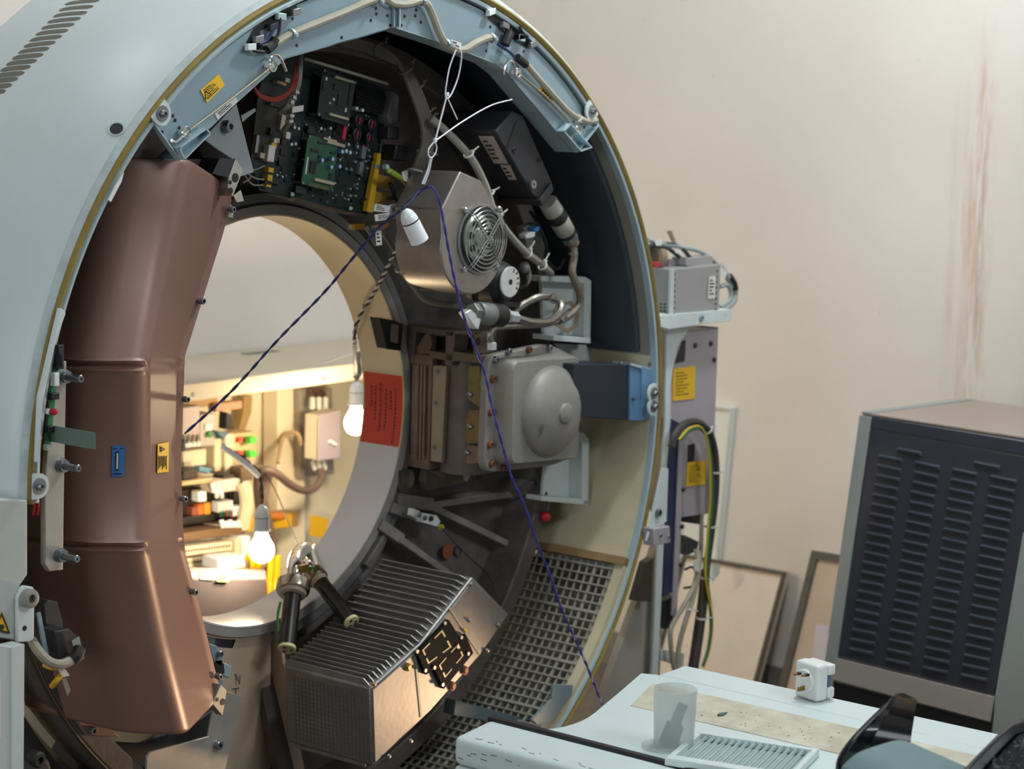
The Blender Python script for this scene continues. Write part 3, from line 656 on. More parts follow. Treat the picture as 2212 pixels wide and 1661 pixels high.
for a, b in ((655, 765), (693, 775), (627, 925), (665, 920), (905, 775), (995, 772), (983, 862), (1165, 925), (1250, 945), (1240, 1005), (1360, 980), (1370, 1040), (1230, 1090), (1330, 1085), (1145, 1155), (1195, 1165), (1345, 1150), (490, 1215), (540, 1230), (1250, 1300), (1250, 1340), (1185, 1345), (1165, 1445), (1185, 1410), (1235, 1412), (1085, 1070)):
    x, y, _ = bl(*S480(a, b)); big = b < 950
    MB().spin(MP @ V((x, y, 0)), NY, [(.0036 if big else .0026, 0), (.0036 if big else .0026, .009), (.003 if big else .002, .0095)], 12).build('capacitor', capm, T)
bluec = mat('capacitor_blue_sleeve', '4f86b5', .4)
for a, b in ((1025, 990), (1062, 985), (1100, 998), (838, 1070), (935, 1060), (925, 1135), (1003, 1130)):
    x, y, _ = bl(*S480(a, b)); c = MB().cyl(MP @ V((x, y, 0)), MP @ V((x, y, .032)), .0042, n=14).build('capacitor', bluec, T)
    MB().cyl(MP @ V((x, y, .032)), MP @ V((x, y, .0328)), .0038, n=14).build('capacitor_top', capm, c)
for a, b, w, h_, z, mt in ((535, 720, 12, 30, .012, beigec), (583, 840, 12, 13, .012, paper), (410, 1010, 18, 31, .016, paper), (450, 935, 15, 9, .012, yellowc), (415, 1165, 14, 9, .014, yellowc), (405, 1240, 13, 12, .014, yellowc), (395, 1300, 13, 10, .014, yellowc), (470, 890, 8, 9, .01, paper), (495, 890, 8, 9, .01, beigec), (545, 900, 10, 10, .01, chip), (340, 1030, 12, 10, .012, beigec), (440, 805, 12, 14, .01, chip), (1305, 1000, 12, 26, .01, mat('grey_heat_block', '77787a', .5)), (1282, 1150, 12, 26, .01, mat('grey_heat_block', '77787a', .5)), (495, 560, 28, 6, .01, chip), (290, 920, 7, 34, .012, steel), (705, 1355, 30, 14, .012, blackm), (800, 640, 8, 8, .01, chip), (800, 790, 18, 14, .012, chip), (560, 1000, 16, 12, .006, chip), (540, 1090, 14, 14, .006, chip), (385, 1285, 20, 6, .016, chip), (1205, 585, 8, 6, .02, paper), (1260, 602, 8, 6, .02, paper), (500, 340, 16, 5, .014, beigec), (570, 320, 12, 8, .014, beigec), (540, 358, 9, 4, .014, yellowc), (430, 545, 6, 6, .012, mat('grey_heat_block', '77787a', .5)), (480, 1270, 24, 12, .008, chip)):
    comp('board_part', mt, *S480(a, b), w, h_, z)
MB().prism([p+NY*.004 for p in pl([(804, 330), (811, 332), (793, 458), (780, 455)], YP)], NY*.012).build('yellow_rail', yellowc, T, smooth=False)
for a, b in ((806, 345), (790, 430)): MB().spin(Y(a, b, YP-.017), NY, [(.003, 0), (.003, .0005)], 10).build('hole', chip, T)
for a, b in ((632, 420), (758, 450)): MB().cyl(Y(a, b, YP), Y(a, b, YP-.02), .004, n=10).build('stud', zincl, T)
# red film capacitors
for a, b, c2, d2 in ((745, 242, 734, 300), (774, 248, 764, 306), (800, 258, 790, 314)):
    p, q = Y(a, b, YP-.012), Y(c2, d2, YP-.012); wv = ex*(.009 if a == 745 else .0035)
    MB().prism([p, p+wv, q+wv, q], NY*.006).build('red_strip', mag, T, smooth=False)
for a, b in ((762, 260), (790, 268), (758, 290), (786, 298)):
    x, y, _ = bl(a, b); MB().tube([MP @ V((x+.009*math.cos(t), y+.011*math.sin(t), .016)) for t in (0, .8, 1.6, 2.4, 3.2, 4, 4.8, 5.6)], .0042, 8, 3, True).build('choke', black, T)
hs = MB()
for i in range(11): hs.prism([p+NY*.004 for p in pl([(754+i*.4, 180+i*5.2), (822+i*.2, 204+i*4.6), (822+i*.2, 205.5+i*4.6), (754+i*.4, 181.5+i*5.2)], YP)], NY*.012)
hs.build('finned_block', blackm, T, smooth=False)
# stays crossing the board, and the edge plate under it, lamplight gold put into its colour
for nm, q in (('upper_stay', [(656, 126), (837, 181)]), ):
    tag(MB().cyl(Y(*q[0], .19), Y(*q[1], .19), .0032, n=10).build('grey_rod', greycab), 'thin grey rod crossing above the top circuit board', 'rod')
e0 = [Y(575, 419, .25), Y(640, 428, .25), Y(720, 449, .25), Y(800, 468, .25)]; e1 = [Y(575, 419, .25), Y(640, 438, .22), Y(720, 459, .22), Y(800, 468, .25)]
pth = path(e0, 6); ptl = path(e1, 6)
MB().loft([[a, b, b+V((0, .004, .002)), a+V((0, .004, .002))] for a, b in zip(pth, ptl)]).build('folded_edge', mat('bare_metal_edge', 'c9b79c', .3, .85), T)
# cover strip between board and bore
# wire looms on the board
lw = thing('red_wire_loop', 'two red wires looping down over the upper left of the circuit board', 'wire', Y(590, 205, .2))
for k in range(3):
    MB().tube([Y(548+k, 186+k*4, .19), Y(562, 203+k*3, .185), Y(588, 212+k*3, .18), Y(612, 205+k*4, .18), Y(628+k*3, 190, .18), (Y(636+k*4, 160, .19)), Y(640+k*4, 120, .2)], .0018, 8).build('lead', redw, lw)
l2 = thing('grey_loom', 'grey wire looms with white tags curving down left of the upper daughter board', 'cable', Y(630, 250, .2))
MB().tube([Y(648, 118, .2), Y(647, 150, .19), Y(644, 180, .185), Y(635, 205, .18), Y(622, 226, .18), Y(603, 243, .2)], .0062, 8).build('loom', greycab, l2)
MB().tube([Y(632, 215, .175), Y(627, 240, .18), Y(626, 262, .185), Y(612, 282, .22)], .0055, 8).build('loom', greycab, l2)
for c, d in (((638, 200), (.2, 0, 1)), ((632, 212), (.3, 0, 1)), ((627, 222), (.3, 0, 1)), ((627, 250), (0, 0, 1)), ((625, 262), (0, 0, 1))): zip_tie(l2, Y(*c, .18), d, .0066, mt=paper, name='white_tape')
MB().prism(pl([(632, 231), (656, 227), (655, 240), (631, 244)], .17), (0, .001, 0)).build('tag', paper, l2, smooth=False)
# thin wires at the left of the board
tw = thing('thin_grey_wires', 'loose thin grey wires between the aluminium block and the yellow connectors', 'wire', Y(540, 400, .2))
for q in ([(530, 365), (552, 366), (572, 358)], [(532, 372), (550, 384), (570, 388)], [(528, 378), (545, 398), (568, 400)], [(525, 395), (540, 385), (538, 375), (530, 372)]): MB().tube([Y(a, b, .2) for a, b in q], .0014, 6).build('lead', greycab, tw)
# steel plate and aluminium block left of the board
SP = thing('grey_mounting_plate', 'grey triangular steel plate with a bolt hanging left of the circuit board', 'plate', Y(500, 370, .16))
MB().prism(pl([(440, 300), (511, 223), (549, 372), (521, 381), (505, 345), (466, 320)], .16), (0, .004, 0)).build('plate', mat('grey_painted_plate', '9aa0a3', .5, .1), SP, bev=.001)
MB().spin(Y(486, 273, .16), NY, [(.012, 0), (.012, .006), (.0105, .008), (.0105, .016), (.0055, .0165), (.005, .01)], 18).build('bolt', bolt, SP)
MB().prism(pl([(420, 300), (500, 300), (520, 345), (440, 345)], .2), (0, .08, 0)).build('dark_box', blackm, SP, bev=.002)
AB = thing('aluminium_block', 'small machined aluminium block with round holes at the top end of the copper cover', 'block', Y(500, 420, .12))
MB().prism(pl([(509, 344), (526, 367), (503, 425), (492, 405), (494, 383)], .115), (0, .045, 0)).build('body', alus, AB, bev=.001)
MB().prism(pl([(474, 342), (509, 343), (495, 384), (459, 375)], .116), (0, .045, 0)).build('dark_face', blackm, AB, smooth=False)
for a, b, r in ((508, 384, .0085), (497, 394, .004), (498, 412, .006)): MB().spin(Y(a, b, .115), NY, [(r, 0), (r, .0005)], 20).build('hole', black, AB)
MB().prism(pl([(520, 410), (527, 434), (512, 437), (504, 422)], .15), (0, .002, 0)).build('foot', chrome, AB, smooth=False)
MB().prism(pl([(497, 440), (506, 450), (503, 470), (493, 468)], .16), (0, .002, 0)).build('foot', alus, AB, smooth=False)
tag(MB().prism(pl([(521, 250), (551, 233), (553, 240), (524, 264)], .2), (0, .003, 0)).build('flat_strap', mat('grey_painted_plate', '9aa0a3'), bev=.0005), 'short flat grey strap between the mounting plate and the circuit board', 'strap')
# clutter right of the board
for nm, q, y, mt, lb in (('grey_connector', [(848, 196), (862, 205), (860, 262), (842, 268), (838, 250), (846, 215)], .22, mat('dusty_grey_plastic', '6d6b69', .6), 'grey cable connector in shadow right of the upper daughter board'),
                         ('black_relay', [(840, 272), (865, 275), (862, 302), (838, 300)], .22, blackm, 'upper black relay block right of the red film capacitors'),
                         ('black_choke', [(856, 312), (884, 318), (880, 350), (852, 346)], .2, black, 'lower glossy black block right of the red film capacitors')):
    tag(MB().prism(pl(q, y), (0, .04, 0)).build(nm, mt, bev=.003), lb, 'electrical part')
EL = thing('earth_strap', 'green and yellow earth lead bolted beside the yellow rail of the circuit board', 'earth lead', Y(850, 400, .2))
MB().prism(pl([(811, 354), (828, 357), (826, 366), (810, 364)], .2), (0, .004, 0)).build('lug_plate', steel, EL, bev=.001)
MB().spin(Y(829, 360, .196), NY, [(.006, 0), (.006, .01), (.004, .012)], 6).build('bolt', zincl, EL)
MB().tube([Y(835, 366, .19), Y(848, 373, .185), Y(862, 382, .185), Y(868, 386, .19)], .006, 10).build('sleeve', mat('earth_sleeve', 'b7b92e', .5, hx2='4c8a3c', scale=160), EL)
MB().tube([Y(868, 386, .19), Y(880, 398, .2), Y(880, 415, .2), Y(872, 440, .21)], .006, 10).build('sleeve', mat('olive_sleeve', '77722c', .5), EL)
MB().prism(pl([(868, 372), (880, 366), (884, 395), (872, 390)], .18), (0, .001, 0)).build('tag', paper, EL, smooth=False)
YC = thing('yellow_terminal_block', 'yellow terminal blocks with white tags right of the yellow rail', 'terminal block', Y(820, 460, .2))
for q in ([(812, 374), (852, 384), (848, 410), (808, 404)], [(808, 412), (838, 418), (832, 455), (800, 452)]): MB().prism(pl(q, .235), (0, .02, 0)).build('block', mat('dusty_yellow', '97792e', .6), YC, bev=.002)
for q in ([(809, 440), (842, 445), (840, 459), (806, 456)], [(838, 444), (856, 438), (860, 455), (845, 460)], [(808, 464), (860, 456), (862, 470), (810, 478)], [(810, 498), (822, 497), (824, 529), (812, 530)]): sticker(YC, 'tag', paper, pl(q, .19), NY, lines=3, seed=len(q))
MB().prism(pl([(806, 487), (842, 482), (840, 488), (828, 496), (818, 493)], .18), (0, .002, 0)).build('copper_lug', mat('copper_metal', 'c98a5e', .3, .9), YC, smooth=False)
for q in ([(842, 395), (850, 415), (856, 440)], [(838, 430), (848, 428), (858, 436)], [(800, 492), (815, 496), (835, 515), (850, 540)], [(790, 490), (800, 505), (812, 530)]): MB().tube([Y(a, b, .21) for a, b in q], .0045, 8).build('lead', rubber if q[0][0] > 810 else mat('dusty_grey_plastic', '6d6b69'), YC)
MB().prism(pl([(766, 484), (788, 482), (788, 496), (766, 496)], .3), (0, .02, 0)).build('yellow_plug', yellowc, YC, bev=.001)
MB().cyl(Y(768, 490, .31), Y(757, 489, .31), .004, n=10).build('plug_tip', paper, YC)
# cable bundle round the top
CB = thing('cable_bundle', 'thick bundle of grey cables with ties arching over the top right of the circuit board', 'cable bundle', Y(900, 300, .15))
dk = mat('dusty_loom', '6b655b', .65, 0, .15, 25)
for k in range(4):
    o = (k-1.5)*6.5
    MB().tube([Y(720+o*.3, 84+o, .22), Y(780+o*.4, 96+o, .2), Y(830+o*.2, 115+o, .18), Y(868+o*.8, 140+o*.6, .17), Y(890+o, 180+o*.3, .16), (Y(908+o, 225, .15)), Y(922+o, 270, .15), Y(924+o, 310, .15), Y(912+o, 345, .16), Y(893+o, 390, .19)], .0058, 8, 5).build('cable', dk, CB)
for a, b, d in ((822, 110, (1, 0, -.4)), (876, 148, (.7, 0, -.8)), (898, 186, (.5, 0, -1)), (916, 240, (.25, 0, -1)), (921, 252, (.25, 0, -1)), (926, 296, (0, 0, -1)), (918, 328, (-.2, 0, -1)), (898, 370, (-.3, 0, -1))):
    zip_tie(CB, Y(a, b, .165), d, .0165, tail=.012, tdir=(1, -.3, .6), mt=dk if b < 280 else mat('grey_tie', '8d8a80', .5))
# ------------------------------------------------------------------ black power unit with labels
yU = .05
U = thing('power_unit', 'black rectangular power unit with two paper labels at the upper right inside the ring', 'power unit', Y(1130, 440, .1))
q = [(1070, 283), (1108, 240), (1130, 250), (1194, 396), (1166, 432), (1150, 420)]
F = pl(q, yU)
MB().prism(F, (0, .15, 0)).build('case', blackm, U, bev=.003)
e1 = (Y(1160, 432, yU)-Y(1070, 283, yU)).normalized(); nS = e1.cross(V((0, 1, 0))).normalized(); nS = nS if nS.x < 0 else -nS
p0 = F[0]
def sp(px): return [RP(a, b, p0+nS*.0009, nS) for a, b in px]
l1 = sticker(U, 'paper_label', mat('dusty_label', 'b9a79a', .6), sp([(1034, 293), (1066, 293), (1098, 352), (1068, 352)]), nS, lines=5, seed=4, fillr=.7)
l3 = sticker(U, 'paper_label', mat('dusty_label', 'b9a79a'), sp([(1081, 355), (1102, 356), (1117, 387), (1100, 387)]), nS, lines=3, seed=8)
MB().prism([p+NY*.001 for p in pl([(1094, 318), (1113, 266), (1120, 262), (1124, 272), (1100, 320)], yU)], NY*.0006).build('step_line', black, U, smooth=False)
bolts(U, [(1148, 398), (1110, 324), (1165, 345)], yU, .006, .004, blackm)
MB().spin(Y(1149, 398, yU-.004), NY, [(.009, 0), (.009, .006), (.003, .006), (.003, .001)], 16).build('knob_screw', steel, U)
MB().prism(pl([(1040, 255), (1105, 232), (1110, 242), (1072, 285), (1060, 290)], .12), (0, .06, 0)).build('rear_box', mat('dark_grey_box', '3a393b', .6), U, bev=.002)
MB().prism(pl([(1166, 432), (1192, 394), (1197, 410), (1172, 446)], yU-.008), (0, .12, 0)).build('end_plate', blackm, U, bev=.002)
# hoses and couplings
gw = mat('coupling_white', 'a9a79b', .45, .2, .15, 30); gg = mat('coupling_grey', '7f817d', .45, .3, .15, 30)
def coupling(name, label, px, y, segs):
    p, q2 = Y(*px[0], y), Y(*px[1], y); d = (q2-p).normalized(); L = (q2-p).length
    t = thing(name, label, 'hose coupling', p)
    for a, b, r0, r1, mt, nm, n in segs: MB().spin(p+d*L*a, d, [(r0*.94, 0), (r0, .002), (r1, L*(b-a)-.002), (r1*.94, L*(b-a))], n).build(nm, mt, t, smooth=n > 8)
    return t
CU = coupling('hose_coupling', 'large upper hose coupling with a black band below the black power unit', [(1183, 436), (1240, 528)], .09, [(0, .25, .021, .022, gw, 'sleeve', 24), (.25, .42, .0225, .0225, rubber, 'band', 24), (.42, .7, .022, .021, gw, 'sleeve', 24), (.7, .78, .02, .02, rubber, 'ring', 24), (.78, .9, .019, .019, gg, 'nut', 6), (.9, 1, .0135, .0135, brown, 'ferrule', 16)])
CL = coupling('hose_coupling', 'lower hose coupling with white hexagon ends above the tube housing', [(1018, 674), (1118, 686)], .06, [(0, .12, .02, .02, gg, 'nut', 6), (.12, .42, .0235, .0235, gg, 'sleeve', 24), (.42, .66, .0245, .0245, rubber, 'band', 24), (.66, .78, .017, .017, gw, 'nut', 6), (.8, .98, .013, .013, mat('bright_nut', 'd9dde0', .3, .5), 'nut', 6)])
MB().prism(pl([(1005, 676), (1018, 668), (1040, 690), (1034, 712), (1026, 708)], .045), (0, .02, 0)).build('angled_nut', mat('bright_nut', 'd9dde0'), CL, bev=.002)
bh = mat('brown_hose', '7d7060', .55, .2, .2, 60)
ctube('braided_hose', bh, [Y(1238, 525, .09), Y(1240, 555, .085), Y(1236, 590, .08), Y(1250, 625, .08), Y(1252, 655, .085), Y(1232, 680, .09), Y(1205, 694, .1)], .0088, 'brown hose dropping from the upper coupling and curving back at the right', 'hose')
ctube('braided_hose', braid, [Y(1118, 688, .06), Y(1150, 696, .06), Y(1185, 694, .07), Y(1208, 676, .08), Y(1212, 655, .09), Y(1195, 644, .1), Y(1165, 642, .11), Y(1135, 655, .12), Y(1110, 672, .13)], .0085, 'steel-braided hose looping from the lower hose coupling', 'hose')
ctube('braided_hose', braid, [Y(1062, 745, .06), Y(1058, 722, .06), Y(1070, 708, .06), Y(1110, 704, .065), Y(1160, 702, .07), Y(1200, 695, .08), Y(1232, 672, .1)], .0068, 'thin steel-braided hose running under the coupling into the tube housing', 'hose')
MB().spin(Y(1062, 755, .06), V((0, 0, 1)), [(.011, 0), (.011, .014), (.008, .016)], 6).build('hose_nut', mat('bright_nut', 'd9dde0'), CL)
for c, d in (((1238, 548), (0, 0, 1)), ((1206, 690), (1, 0, .4)), ((1196, 645), (1, 0, 0))): zip_tie(CU if c[1] < 600 else CL, Y(*c, .085), d, .0098, mt=gg, name='ferrule_ring')
mb = MB(); hx = [(1205, 655), (1236, 650), (1252, 678), (1248, 704), (1228, 720), (1200, 702), (1198, 672)]; hp = pl(hx, .14)
cen = sum(hp, V())/len(hp)
for a, b in zip(hp, hp[1:]+hp[:1]): mb.prism([a, b, cen+(b-cen)*.78, cen+(a-cen)*.78], (0, .004, 0))
tag(mb.build('hexagon_strap', mat('tan_strap', '85765f', .6), smooth=False), 'flat tan hexagon strap hanging on the upper white bracket', 'strap')
gc = ctube('grey_hose', greycab, [Y(930, 255, .13), Y(960, 280, .12), Y(995, 315, .1), Y(1022, 348, .09), Y(1048, 400, .08), Y(1066, 455, .07), Y(1095, 500, .07), Y(1130, 540, .08), Y(1165, 568, .1), Y(1190, 590, .12)], .0085, 'long grey hose with ties slanting past the fan housing', 'hose')
for c, d in (((1012, 334), (.5, 0, -.8)), ((1056, 418), (.4, 0, -.9)), ((1075, 470), (.5, 0, -.8)), ((1140, 548), (.8, 0, -.5)), ((1172, 574), (.8, 0, -.5))): zip_tie(gc, Y(*c, .085), d, .0096, tail=.02, tdir=(1, -.2, .7))
ctube('corrugated_hose', rubber, [Y(960, 255, .22), Y(1000, 290, .2), Y(1032, 345, .18), Y(1058, 400, .17), Y(1070, 440, .16)], .016, 'black corrugated hose behind the slanting grey hose', 'hose')
gc2 = ctube('grey_wire_loom', dk, [Y(850, 560, .2), Y(870, 590, .18), Y(895, 620, .17), Y(915, 645, .16), Y(945, 655, .15), Y(985, 660, .15), Y(1020, 664, .14)], .006, 'grey loom with a tie passing under the fan housing', 'cable')
zip_tie(gc2, Y(862, 582, .19), (.6, 0, -.7), .0075, tail=.014)
# small parts right of the fan
for nm, q, y, mt, lb in (('valve_body', [(1130, 490), (1160, 480), (1170, 520), (1140, 540)], .14, mat('dusty_grey_plastic', '6d6b69'), 'dusty grey valve between the grey hose and the upper coupling'),
                         ('white_t_fitting', [(1134, 508), (1145, 501), (1157, 500), (1156, 512), (1148, 514), (1138, 516)], .1, white, 'small white T-shaped fitting beside the grey hose'),
                         ('blue_fitting', [(1153, 494), (1165, 488), (1167, 497), (1157, 503)], .1, bluel, 'small blue push-in fitting above the white T-shaped fitting')):
    tag(MB().prism(pl(q, y), (0, .02, 0)).build(nm, mt, bev=.002), lb, 'fitting')
ctube('thin_black_hose', rubber, [Y(1145, 455, .14), Y(1165, 490, .12), Y(1180, 530, .12), Y(1180, 560, .13), Y(1205, 580, .15), Y(1218, 560, .16)], .004, 'thin black hose curling behind the upper coupling', 'hose')
tag(MB().sphere(Y(1132, 578, .1), .013, 16).build('grey_ball_knob', gg), 'round grey knob right of the lettered white disc', 'knob')
ctube('pump_lead', mat('dusty_grey_plastic', '6d6b69'), [Y(1125, 620, .12), Y(1140, 612, .1), Y(1144, 590, .1), Y(1138, 568, .11)], .004, 'short grey lead curving beside the lettered white disc', 'cable')
# ------------------------------------------------------------------ fan
yb = .05
W = thing('blower', 'round dusty aluminium blower with a wire finger guard right of the circuit board', 'blower', Y(1015, 640, .1))
cc = Y(1022, 530, yb); rB = .101
loop = [cc+V((rB*math.cos(t), 0, rB*math.sin(t))) for t in [math.radians(a) for a in range(165, 405, 8)]]
loop = loop+[Y(1062, 430, yb), Y(1040, 390, yb), Y(994, 370, yb), Y(953, 452, yb)]
MB().prism(loop, (0, .125, 0)).build('housing', mat('blower_aluminium', 'a39a93', .4, .7, .2, 12, .05, 120), W, bev=.003, ang=30)
gcn = Y(1037, 516, yb); 
MB().spin(gcn-NY*.0005, NY, [(.069, 0), (.069, .0016), (.066, .0032)], 48).build('inlet', black, W)
MB().spin(gcn, NY, [(.0735, 0), (.0735, .003), (.068, .004), (.068, .0005)], 48).build('inlet_ring', steel, W)
mo = V((gcn.x-.012, yb, gcn.z+.004)); mtc = mat('motor_green_zinc', 'a8b8a8', .3, .8)
hubm = MB().spin(mo-NY*.002, NY, [(.047, 0), (.047, .007), (.043, .011), (.02, .012), (.019, .016), (.012, .017)], 36).build('motor', mtc, W)
for k in range(7):
    t = 2*PI*k/7+.3; p = mo+V((math.cos(t)*.031, -.0105, math.sin(t)*.031)); MB().spin(p, NY, [(.0075, -.002), (.0075, .002)], 16).build('hole', black, hubm)
gm = mat('guard_wire', 'b7b9b6', .25, .9)
gu = MB()
for k in range(8):
    r = .008+k*.0085; gu.tube([gcn+V((math.cos(t)*r, -.022+.006*(k/7)**2, math.sin(t)*r)) for t in [2*PI*i/20 for i in range(20)]], .0011, 6, 2, True)
for a in (48, 132, 228, 312):
    for s in (-.0035, .0035):
        d = V((math.cos(math.radians(a)), 0, math.sin(math.radians(a)))); n = V((-d.z, 0, d.x))*s
        gu.tube([gcn+n+V((0, -.0235, 0)), gcn+n+d*.07+V((0, -.02, 0)), gcn+n+d*.079+V((0, -.006, 0))], .0012, 6, 3)
gu.build('finger_guard', gm, W)
for a in (48, 132, 228, 312):
    d = V((math.cos(math.radians(a)), 0, math.sin(math.radians(a)))); p = gcn+d*.081
    MB().spin(p, NY, [(.0065, 0), (.0065, .007), (.0045, .009)], 14).build('screw', gm, W)
Pm = thing('pump', 'black pump with a white disc lettered around its edge, below right of the blower', 'pump', Y(1100, 650, .1))
pc = Y(1100, 609, .055)
MB().spin(pc-NY*.09+V((0, 0, -.004)), NY, [(.044, 0), (.046, .03), (.046, .07), (.034, .086), (.034, .089)], 36).build('body', rubber, Pm)
ds = MB().spin(pc, NY, [(.0325, 0), (.0325, .0025), (.031, .004), (.0065, .004), (.006, .002)], 40).build('disc', mat('disc_white', 'c3c1bd', .45, 0, .08, 40), Pm)
MB().spin(pc+NY*.0035, NY, [(.0058, 0), (.0058, .0008)], 16).build('hole', black, ds)
tm = MB()
for ch, a in zip('SPECK', (68, 42, 16, -10, -36)):
    r_ = V((math.cos(math.radians(a)), 0, math.sin(math.radians(a)))); t_ = V((math.sin(math.radians(a)), 0, -math.cos(math.radians(a))))
    textmb(tm, ch, frame(pc+r_*.025+NY*.0044, t_, NY), .0105)
tm.build('lettering', ink, ds, smooth=False)
MB().prism(pl([(1052, 620), (1090, 650), (1130, 655), (1140, 670), (1075, 660)], .12), (0, .05, 0)).build('foot', rubber, Pm, bev=.002)
# ------------------------------------------------------------------ x-ray tube assembly on the right of the bore
TU = thing('tube_housing', 'dusty cast aluminium housing with a domed front and bolted flange right of the bore', 'tube housing', (.55, .1, .92))
yf, yx = .105, .06
def rloop(pts, y, r, k=5):              # polygon with rounded corners, in the y plane
    P = pl(pts, y); out = []; n = len(P)
    for i in range(n):
        a, b, c = P[i-1], P[i], P[(i+1) % n]; u = (a-b); w = (c-b); q = min(r, u.length*.45, w.length*.45)
        s, e = b+u.normalized()*q, b+w.normalized()*q
        for j in range(k+1):
            t = j/k; out.append(s*(1-t)**2+b*2*t*(1-t)+e*t*t)
    return out
MB().prism(rloop([(1056, 768), (1186, 742), (1246, 772), (1246, 985), (1196, 1006), (1046, 1022)], yf, .035), (0, .022, 0)).build('flange', alu, TU, bev=.004, ang=50)
F0 = rloop([(1108, 781), (1253, 770), (1251, 990), (1104, 1004)], yx, .022)
sd = V((0, yf-yx, 0)); ctr = sum(F0, V())/len(F0)
MB().loft([[ctr+(p-ctr)*1.05+sd for p in F0], [ctr+(p-ctr)*1.03+sd*.5 for p in F0], [ctr+(p-ctr)*1.005+sd*.1 for p in F0], [ctr+(p-ctr)*.98 for p in F0]]).build('front_box', alu, TU, ang=40)
dc = Y(1188, 888, yx); prof = [(.1, -.002)]+[(.1*math.cos(t), .044*math.sin(t)) for t in [PI/2*i/10 for i in range(1, 8)]]
top = prof[-1]; prof += [(.036, top[1]+.002), (.0, top[1]+.004)]
dm = MB().spin(dc, NY, prof, 48).build('dome', alu, TU, ang=60)
MB().spin(dc-V((0, .040, 0)), NY, [(.022, -.002), (.022, .006), (.0195, .0075), (0, .0075)], 28).build('boss', alu, dm, ang=60)
MB().prism([p for p in pl([(1173, 918), (1179, 914), (1181, 924), (1178, 936), (1173, 937), (1175, 928)], yx-.0405)], (0, -.0006, 0)).build('chipped_paint', mat('chip_mark', '6a655e', .7), dm, smooth=False)
rust = mat('rusty_bolt', '8a5b3f', .6, .4, .3, 80)
for i, (a, b) in enumerate(((1068, 776), (1096, 759), (1140, 755), (1184, 751), (1062, 818), (1058, 890), (1056, 960), (1060, 1001), (1086, 1010))):
    MB().spin(Y(a, b, yf), NY, [(.0075, 0), (.0075, .008), (.006, .0095), (.0035, .0095), (.003, .005)], 14).build('bolt', rust if i > 1 and i != 3 else bolt, TU)
def xp(mb, px, x, w): return mb.prism([X(a, b, x) for a, b in px], w)
CLM = thing('collimator', 'brown dusty collimator block with vertical slats between the bore and the tube housing', 'collimator', (.5, .25, .86))
XC = .445
xp(MB(), [(866, 770), (934, 780), (926, 1016), (860, 1003)], XC, (.14, 0, 0)).build('slat_block', brown, CLM, bev=.002)
sl = MB()
for a, w in ((880, 5), (893, 14), (911, 4), (918, 4)):
    xp(sl, [(a, 788), (a+w, 789), (a+w-4, 992), (a-4, 990)], XC, (-.004, 0, 0))
sl.build('slats', mat('slat_metal', '9a836f', .5, .4, .2, 30), CLM, smooth=False)
for a, w in ((888, 3), (909, 2), (915, 2), (923, 2)): xp(MB(), [(a, 788), (a+w, 789), (a+w-4, 985), (a-4, 984)], XC-.0003, (.0003, 0, 0)).build('slot', rubber, CLM, smooth=False)
xp(MB(), [(866, 762), (934, 768), (934, 790), (866, 784)], XC-.004, (.02, 0, 0)).build('top_clamp', brown, CLM, bev=.002)
xp(MB(), [(854, 793), (869, 795), (866, 975), (852, 978)], XC-.006, (.03, 0, 0)).build('light_strip', mat('dusty_cream_metal', 'a89c84', .5, .2, .1, 30), CLM, bev=.001)
xp(MB(), [(935, 788), (964, 791), (954, 1000), (929, 996)], XC, (.1, 0, 0)).build('rail', mat('dusty_cream_metal', 'a89c84'), CLM, bev=.002)
for a, b in ((945, 803), (941, 870), (938, 965)): MB().spin(X(a, b, XC), NX, [(.005, 0), (.005, .003), (.002, .003), (.002, .001)], 12).build('screw', bolt, CLM)
xp(MB(), [(962, 800), (972, 802), (962, 1000), (953, 998)], XC+.012, (.05, 0, 0)).build('groove', rubber, CLM, smooth=False)
# curved tube body between rail and flange
p0, p1 = X(998, 770, XC+.05), X(988, 1018, XC+.05)
MB().cyl(V((p0.x+.02, p0.y, p0.z)), V((p0.x+.02, p0.y, p1.z)), .058, n=40).build('round_body', mat('dusty_tube_metal', '7f746a', .55, .4, .25, 18, .08, 120), CLM)
bz = mat('dusty_brass', '8c7a52', .5, .6, .2, 40)
for q in ([(1011, 790), (1036, 790), (1036, 880), (1010, 862)], [(1014, 885), (1036, 885), (1034, 958), (1008, 958), (1006, 910)]): xp(MB(), q, XC-.006, (.02, 0, 0)).build('brass_plate', bz, CLM, bev=.001)
for a, b in ((1016, 852), (1010, 978), (1016, 922)): MB().spin(X(a, b, XC-.006), NX, [(.006, 0), (.006, .004), (.003, .006)], 12).build('screw', bolt, CLM)
xp(MB(), [(1008, 960), (1048, 965), (1052, 1000), (1006, 1003)], XC-.002, (.03, 0, 0)).build('lower_block', brown, CLM, bev=.002)
